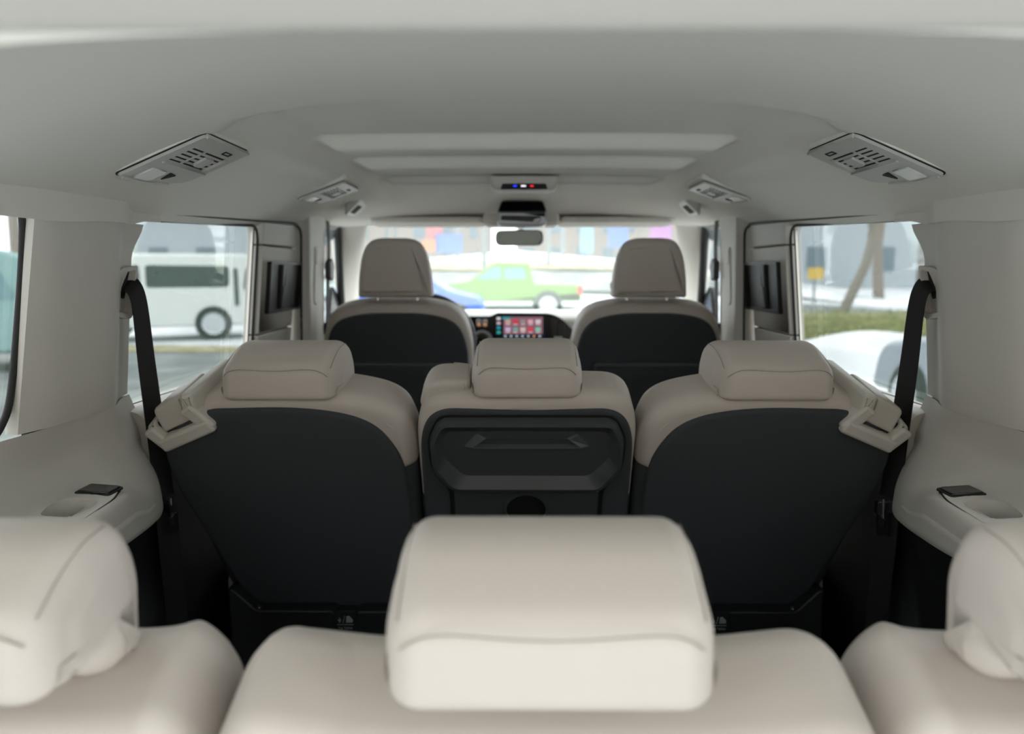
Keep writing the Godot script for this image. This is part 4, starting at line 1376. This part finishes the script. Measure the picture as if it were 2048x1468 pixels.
func strip(called: String, m: String, x0: float, x1: float, d0: float, d1: float, lift: float, label: String, wavy := 0.0) -> void:
	var o := struct(called, label)
	var st := tool()
	sheet(st, 24, 24, func(a: float, b: float):
		var x := lerpf(x0, x1, b)
		var d := lerpf(d0, d1, a) + wavy * sin(x * 0.7 + a * 2.0)
		return V(x, ground_at(x, d) + lift, d), Vector3(0, -0.05, 0))
	put("surface", st, m, o)


func wheel(parent: Node3D, c: Vector3, axis: Vector3, r: float) -> void:
	var st := tool()
	lathe(st, [[r * 0.74, 0.10], [r * 0.94, 0.10], [r, 0.06], [r, -0.12], [0.0, -0.12]], c, axis, 24)
	var w := put("wheel", st, "tyre", parent)
	st = tool()
	lathe(st, [[0.0, 0.085], [r * 0.2, 0.095], [r * 0.66, 0.085], [r * 0.77, 0.108], [r * 0.77, 0.0]], c, axis, 24)
	put("rim", st, "rim", w)


# a car from its side outline; u runs along it, v up, w across; windows are outlines on its sides
func car(called: String, label: String, category: String, at: Vector3, turn: float, outline: Array, width: float, paint: String, windows: Array, wheels: Array, r: float, glass_m := "car_glass", tails := []) -> Node3D:
	var t := thing(called, label, category, at, "")
	var bs := Basis(Vector3.UP, turn)
	var f := func(u: float, v: float, w: float):
		var k := 1.0 - 0.06 * v
		return at + bs * Vector3(u, v, w * k)
	var st := tool()
	slab(st, rp(outline, 5), -width / 2, width / 2, 0.07, 0.07, f, 4)
	put("body", st, paint, t)
	for side in [-1, 1]:
		for wd in windows:
			st = tool()
			var a: float = side * (width / 2 - 0.02)
			var b: float = side * (width / 2 + 0.008)
			slab(st, rp(wd, 4), minf(a, b), maxf(a, b), 0, 0, f, 2)
			put("window", st, glass_m, t)
		for x in wheels:
			st = tool()
			var arch := circle(x, r, r * 1.22, 24)
			slab(st, arch, minf(side * width * 0.4, side * (width / 2 + 0.006)), maxf(side * width * 0.4, side * (width / 2 + 0.006)), 0, 0, f, 2)
			put("wheel_arch", st, "car_black", t)
			wheel(t, at + bs * Vector3(x, r, side * (width / 2 - 0.08)), bs * Vector3(0, 0, side), r)
		for l in tails:
			st = tool()
			slab(st, rp(l, 3), minf(side * (width / 2 - 0.12), side * (width / 2 + 0.01)), maxf(side * (width / 2 - 0.12), side * (width / 2 + 0.01)), 0, 0, f, 2)
			put("tail_lamp", st, "tail_red", t)
	return t


func branchy(st: SurfaceTool, p: Vector3, dir: Vector3, length: float, r: float, depth: int) -> void:
	var mid := p + dir * length * 0.5 + Vector3(rng.randf_range(-1, 1), 0, rng.randf_range(-1, 1)) * length * 0.05
	var end := p + dir * length
	tube(st, PackedVector3Array([p, mid, end]), r, r * 0.6, 5)
	if depth <= 0:
		return
	for k in (3 if depth > 1 else 4):
		var d2 := (dir + Vector3(rng.randf_range(-0.8, 0.8), rng.randf_range(-0.1, 0.55), rng.randf_range(-0.8, 0.8))).normalized()
		branchy(st, p.lerp(end, rng.randf_range(0.55, 1.0)), d2, length * rng.randf_range(0.55, 0.75), r * 0.55, depth - 1)


func bare_tree(at: Vector3, h: float, m: String, label: String, group: String, lean := Vector3.ZERO) -> Node3D:
	var t := thing("bare_tree", label, "tree", at, group)
	var st := tool()
	var top := at + Vector3(lean.x, h * 0.42, lean.z)
	tube(st, PackedVector3Array([at - Vector3(0, 0.2, 0), at.lerp(top, 0.5) + Vector3(0.03 * h, 0, 0), top]), h * 0.022, h * 0.014, 8)
	put("trunk", st, m, t)
	st = tool()
	for k in 5:
		var a := TAU * k / 5.0 + rng.randf()
		branchy(st, at.lerp(top, rng.randf_range(0.75, 1.0)), (Vector3(cos(a) * 0.6, 1.0, sin(a) * 0.6) + lean * 0.1).normalized(), h * 0.26, h * 0.009, 3)
	put("branches", st, m, t)
	return t


func sign_post(x: float, y: float, d: float, w: float, h: float, m: String, label: String) -> void:
	var g := ground_at(x, d)
	var t := thing("road_sign", label, "sign", V(x, g, d), "")
	var st := tool()
	tube(st, PackedVector3Array([V(x, g - 0.2, d), V(x, y + h / 2, d)]), 0.05)
	put("post", st, "pole", t)
	st = tool()
	slab(st, rrect(x - w / 2, y - h / 2, x + w / 2, y + h / 2, 0.05, 3), d - 0.10, d - 0.06, 0, 0, func(u: float, v: float, k: float): return V(u, v, k))
	put("panel", st, m, t)


func house(x: float, d: float, w: float, dep: float, h: float, m: String, label: String) -> void:
	var g := ground_at(x, d)
	var t := thing("house", label, "building", V(x, g, d), "")
	var st := tool()
	box(st, V(x - w / 2, g - 0.5, d + dep), V(x + w / 2, g + h, d), 0.02)
	put("wall", st, m, t)
	st = tool()
	slab(st, rp([[-w / 2 - 0.4, g + h], [w / 2 + 0.4, g + h], [w / 2 - 0.5, g + h + 1.6], [-w / 2 + 0.5, g + h + 1.6]]), d - 0.4, d + dep + 0.4, 0, 0, func(u: float, v: float, k: float): return V(x + u, v, k))
	put("roof", st, "snow", t)
	var n := int(w / 3.0)
	for i in n:
		for j in maxi(1, int(h / 3.0)):
			st = tool()
			var cx := x - w / 2 + (i + 0.5) * w / n
			box(st, V(cx - 0.6, g + 1.0 + j * 3.0, d + 0.02), V(cx + 0.6, g + 2.4 + j * 3.0, d - 0.06), 0.01)
			put("window", st, "house_glass", t)


func make_outdoors() -> void:
	strip("ground", "snow", -120, 120, -60, 130, -0.06, "snow covered ground around the car park")
	strip("parking_lot", "asphalt", -60, 2.6, 5.5, 14.4, 0.0, "grey wet asphalt of the car park", 0.15)
	strip("grass_verge", "dry_grass", -14, -3.2, 14.6, 15.6, 0.0, "strip of dry grass by the white van", 0.12)
	strip("road", "asphalt", -16, 16, 29.5, 36, 0.02, "far road behind the green pickup")
	strip("grass_bank", "dry_grass", -16, 16, 37.5, 41.5, 0.03, "dry grass strip on the bank", 0.3)
	strip("side_road", "asphalt", 8, 60, 20.5, 27, 0.03, "grey road beyond the hedge")

	car("delivery_van", "white van with a long dark side window parked beyond the left sliding door", "van", V(-7.62, 0.02, 18.1), 0.40,
		[[-3.0, 0.25, 0.1], [-3.05, 1.3, 0.1], [-2.9, 1.98, 0.2], [0.9, 1.99, 0.2], [1.5, 1.55, 0.2], [1.95, 1.0, 0.15], [2.0, 0.3, 0.1]], 1.8, "car_white",
		[[[-2.6, 1.2, 0.08], [-1.5, 1.2, 0.08], [-1.5, 1.72, 0.08], [-2.6, 1.72, 0.08]], [[-1.38, 1.2, 0.08], [0.42, 1.2, 0.12], [0.42, 1.70, 0.1], [-1.38, 1.72, 0.08]], [[0.72, 1.12, 0.08], [1.50, 1.12, 0.1], [1.2, 1.62, 0.1], [0.80, 1.68, 0.08]], [[0.52, 0.75, 0.03], [0.62, 0.75, 0.03], [0.62, 1.65, 0.03], [0.52, 1.65, 0.03]]], [-2.2, 0.02], 0.34)
	car("pickup", "green pickup truck with an open bed seen through the windscreen", "pickup", V(0.2, 0.12, 24.6), 0.0,
		[[1.92, 0.48, 0.06], [1.92, 1.02, 0.06], [0.42, 1.06], [0.36, 1.14], [0.22, 1.72, 0.12], [-0.95, 1.76, 0.2], [-1.75, 1.15, 0.15], [-3.2, 1.0, 0.2], [-3.3, 0.48, 0.08]], 1.85, "car_green",
		[[[-0.62, 1.22, 0.05], [0.10, 1.22, 0.06], [0.04, 1.58, 0.08], [-0.58, 1.58, 0.05]], [[-1.5, 1.2, 0.04], [-0.72, 1.22, 0.04], [-0.70, 1.6, 0.04], [-1.0, 1.6, 0.08]]], [0.82, -2.3], 0.38, "car_glass_pale", [[[1.78, 0.72, 0.03], [1.93, 0.72, 0.03], [1.93, 1.0, 0.03], [1.78, 1.0, 0.03]]])
	car("blue_car", "bright blue car behind the steering wheel, through the windscreen", "car", V(-3.0, 0.08, 20.6), 0.0,
		[[-2.0, 0.3, 0.1], [-2.1, 0.9, 0.2], [-1.5, 1.42, 0.3], [0.4, 1.47, 0.3], [1.15, 0.98, 0.2], [2.0, 0.78, 0.15], [2.1, 0.3, 0.1]], 1.75, "car_blue",
		[[[-1.3, 0.95, 0.1], [0.85, 0.95, 0.05], [0.35, 1.35, 0.1], [-1.1, 1.35, 0.1]]], [-1.35, 1.35], 0.31, "car_glass_pale")
	car("silver_car", "pale silver car parked close beside the right window", "car", V(4.95, 0.0, 6.2), PI / 2,
		[[-2.1, 0.3, 0.1], [-2.15, 0.9, 0.2], [-1.5, 1.42, 0.3], [0.2, 1.45, 0.3], [1.0, 0.98, 0.2], [2.0, 0.82, 0.25], [2.1, 0.3, 0.1]], 1.8, "car_silver",
		[[[-1.4, 0.95, 0.1], [0.75, 0.95, 0.05], [0.2, 1.34, 0.1], [-1.2, 1.34, 0.1]]], [-1.35, 1.3], 0.31)
	car("minibus", "pale blue-white minibus beyond the left rear quarter window", "van", V(-9.6, 0.0, 11.6), 0.55,
		[[-2.6, 0.3, 0.1], [-2.6, 1.9, 0.3], [1.4, 1.95, 0.3], [2.1, 1.15, 0.2], [2.5, 1.0, 0.2], [2.5, 0.3, 0.1]], 1.8, "car_teal",
		[[[-2.2, 1.15, 0.08], [1.4, 1.15, 0.08], [1.1, 1.7, 0.1], [-2.2, 1.7, 0.08]]], [-1.7, 1.7], 0.34, "car_glass_pale")
	car("parked_car", "pale teal car seen through the left front door window", "car", V(-7.6, 0.1, 25.0), 0.0,
		[[-2.1, 0.3, 0.1], [-2.15, 0.9, 0.2], [-1.5, 1.42, 0.3], [0.4, 1.47, 0.3], [1.15, 0.98, 0.2], [2.0, 0.82, 0.15], [2.1, 0.3, 0.1]], 1.75, "car_teal",
		[[[-1.3, 0.95, 0.1], [0.85, 0.95, 0.05], [0.35, 1.35, 0.1], [-1.1, 1.35, 0.1]]], [-1.35, 1.35], 0.31, "car_glass_pale")

	# clipped hedge, snow heap, on the right
	var h := thing("hedge", "low green brown hedge beyond the right sliding door window", "hedge", V(9.5, 0, 16.6))
	var st := tool()
	var nz := FastNoiseLite.new()
	nz.seed = 5
	nz.frequency = 1.4
	slab(st, rp([[16.0, 0.0], [16.0, 0.62, 0.2], [17.2, 0.66, 0.2], [17.2, 0.0]], 4), 5.2, 15.0, 0, 0, func(u: float, v: float, w: float): return V(w, v, u))
	put("core", st, "hedge", h)
	st = tool()
	rng.seed = 21
	for i in 2600:
		var c := V(rng.randf_range(5.2, 13.0), rng.randf_range(0.05, 0.74), rng.randf_range(15.9, 17.0))
		var a := Vector3(rng.randf_range(-1, 1), rng.randf_range(-0.4, 1), rng.randf_range(-1, 1)).normalized() * 0.07
		var b := a.cross(Vector3(rng.randf(), rng.randf(), 0.3)).normalized() * 0.03
		st.set_smooth_group(-1)
		tri(st, c - b, c + b, c + a)
	var lv := put("leaves", st, "hedge", h)
	lv.set_meta("kind", "stuff")
	var sb := thing("snow_heap", "rounded heap of cleared snow in front of the hedge", "snow heap", V(6.2, 0, 13.2))
	st = tool()
	sheet(st, 30, 30, func(a: float, b: float):
		var u: float = a * 2.0 - 1.0
		var v: float = b * 2.0 - 1.0
		var k := maxf(0.0, 1.0 - u * u) * maxf(0.0, 1.0 - v * v)
		return V(6.4 + u * 2.6, -0.05 + 0.42 * k * (1.0 + 0.35 * sin(u * 7.0 + v * 3.0)), 13.4 + v * 1.9), Vector3(0, -0.04, 0))
	put("heap", st, "snow", sb)

	rng.seed = 4
	bare_tree(V(9.9, 0.1, 22.5), 8.0, "bark", "grey leaning tree trunk beyond the hedge on the right", "", Vector3(1.1, 0, 0))
	var protos := []
	for k in 8:
		var x := -24.0 + 7.0 * k
		var d := 57.0 + 9.0 * (k % 2)
		if k < 3:
			protos.append(bare_tree(V(x, ground_at(x, d), d), 11.0, "bark_pale", "pale leafless tree in the row beyond the snowy bank", "trees beyond the bank"))
			continue
		var c: Node3D = protos[k % 3].duplicate()
		c.name = numbered("bare_tree")
		add_child(c)
		c.position = V(x, ground_at(x, d), d)
		c.rotation.y = rng.randf() * TAU
	for p in [[-18.5, 27.0, "pale leafless tree behind the white van, left of its roof"], [-11.9, 34.5, "pale leafless tree rising behind the white van cab"], [-27.0, 22.0, "pale leafless tree seen through the left rear quarter window"], [16.4, 33.0, "thin leafless tree right of the leaning trunk"], [23.5, 30.0, "pale leafless tree near the right edge of the right window"]]:
		var c: Node3D = protos[rng.randi() % 3].duplicate()
		c.name = numbered("bare_tree")
		add_child(c)
		c.position = V(p[0], ground_at(p[0], p[1]), p[1])
		c.rotation.y = rng.randf() * TAU
		c.set_meta("label", p[2])
		c.set_meta("group", "trees around the car park")

	sign_post(-5.0, 4.0, 45.0, 1.0, 0.9, "sign_red", "red sign above the snowy bank, left of the blue sign")
	sign_post(-4.1, 3.25, 44.8, 1.6, 1.1, "sign_blue", "blue sign on the snowy bank left of the mirror")
	sign_post(-5.3, 3.1, 44.6, 0.8, 0.7, "sign_orange", "small orange sign beside the blue one")
	sign_post(6.2, 3.6, 45.0, 1.2, 1.2, "sign_blue", "blue sign left of the right front headrest")
	sign_post(8.8, 4.1, 45.0, 1.3, 1.3, "sign_magenta", "magenta sign above the right front headrest")
	sign_post(4.3, 3.5, 45.0, 0.8, 1.7, "sign_pale", "pale blue sign between mirror and right headrest")
	sign_post(11.6, 1.5, 28.5, 0.6, 0.45, "sign_yellow", "yellow sign near the leaning tree trunk")
	for p in [[-1.5, 34.0, 9.0, "thin grey lamp post left of the pickup cab"], [1.7, 39.0, 9.0, "thin grey lamp post above the pickup bed"], [2.9, 46.0, 10.0, "pale lamp post right of the interior mirror"], [-3.7, 46.0, 10.0, "pale lamp post left of the interior mirror"]]:
		var g := ground_at(p[0], p[1])
		var t := thing("lamp_post", p[3], "lamp post", V(p[0], g, p[1]), "lamp posts")
		st = tool()
		tube(st, PackedVector3Array([V(p[0], g - 0.2, p[1]), V(p[0], g + p[2], p[1])]), 0.13, 0.08)
		put("pole", st, "pole", t)
		st = tool()
		box(st, V(p[0] - 0.1, g + p[2] - 0.1, p[1]), V(p[0] + 0.9, g + p[2] + 0.05, p[1] - 0.25), 0.03)
		put("lamp_head", st, "pole", t)
	house(-14.0, 82.0, 22.0, 8.0, 9.0, "house_wall", "long beige block far ahead on the left")
	house(12.0, 84.0, 24.0, 8.0, 8.0, "house_wall", "long beige block far ahead on the right")
	house(-24.0, 46.0, 12.0, 8.0, 4.5, "house_pale", "pale house with snowy roof behind the white van")
	house(-38.0, 34.0, 10.0, 8.0, 6.0, "house_wall", "beige house far left behind the minibus")
	house(20.0, 44.0, 8.0, 8.0, 6.5, "house_pale", "pale tall house behind the leaning tree")
	house(33.0, 46.0, 10.0, 8.0, 4.5, "house_wall", "beige house at the far right")


func _ready() -> void:
	setup_view()
	setup_materials()
	make_shell()
	second_row_outer(-1, "dark-backed second row seat on the left, beige headrest and shoulder handle")
	second_row_outer(1, "dark-backed second row seat on the right, beige headrest and shoulder handle")
	second_row_centre()
	third_row(0.002, 0.250, 1.299, 0.445, 0.003, 1.336, 0.440, 0.115, "beige middle seat of the nearest row, its large headrest in the foreground", true)
	third_row(-0.437, 0.180, 1.294, 0.47, -0.455, 1.330, 0.452, 0.112, "beige left seat of the nearest row, cut by the left edge", false, -0.1)
	third_row(0.437, 0.180, 1.294, 0.47, 0.455, 1.330, 0.452, 0.112, "beige right seat of the nearest row, cut by the right edge", false, 0.1)
	front_seat(-1, "driver's seat with dark back panel in front of the steering wheel")
	front_seat(1, "front passenger seat with dark back panel on the right")
	make_dashboard()
	make_roof_things()
	roof_vent(-1, 0.515, 0.665, 1.19, 1.375, "vent_plastic", "lens", "large beige roof vent plate above the left rear pillar")
	roof_vent(1, 0.515, 0.665, 1.19, 1.375, "vent_plastic", "lens", "large beige roof vent plate above the right rear pillar")
	roof_vent(-1, 0.495, 0.625, 2.04, 2.22, "vent_plastic", "lens", "small pale roof vent with white lamp above the left sliding door")
	roof_vent(1, 0.495, 0.625, 2.04, 2.22, "vent_plastic", "lens", "small pale roof vent with white lamp above the right sliding door")
	seat_belt(-1, "black seat belt hanging from the left rear pillar")
	seat_belt(1, "black seat belt hanging from the right rear pillar")
	front_belt(-1, "front seat belt on the left belt pillar")
	front_belt(1, "front seat belt on the right belt pillar")
	make_outdoors()
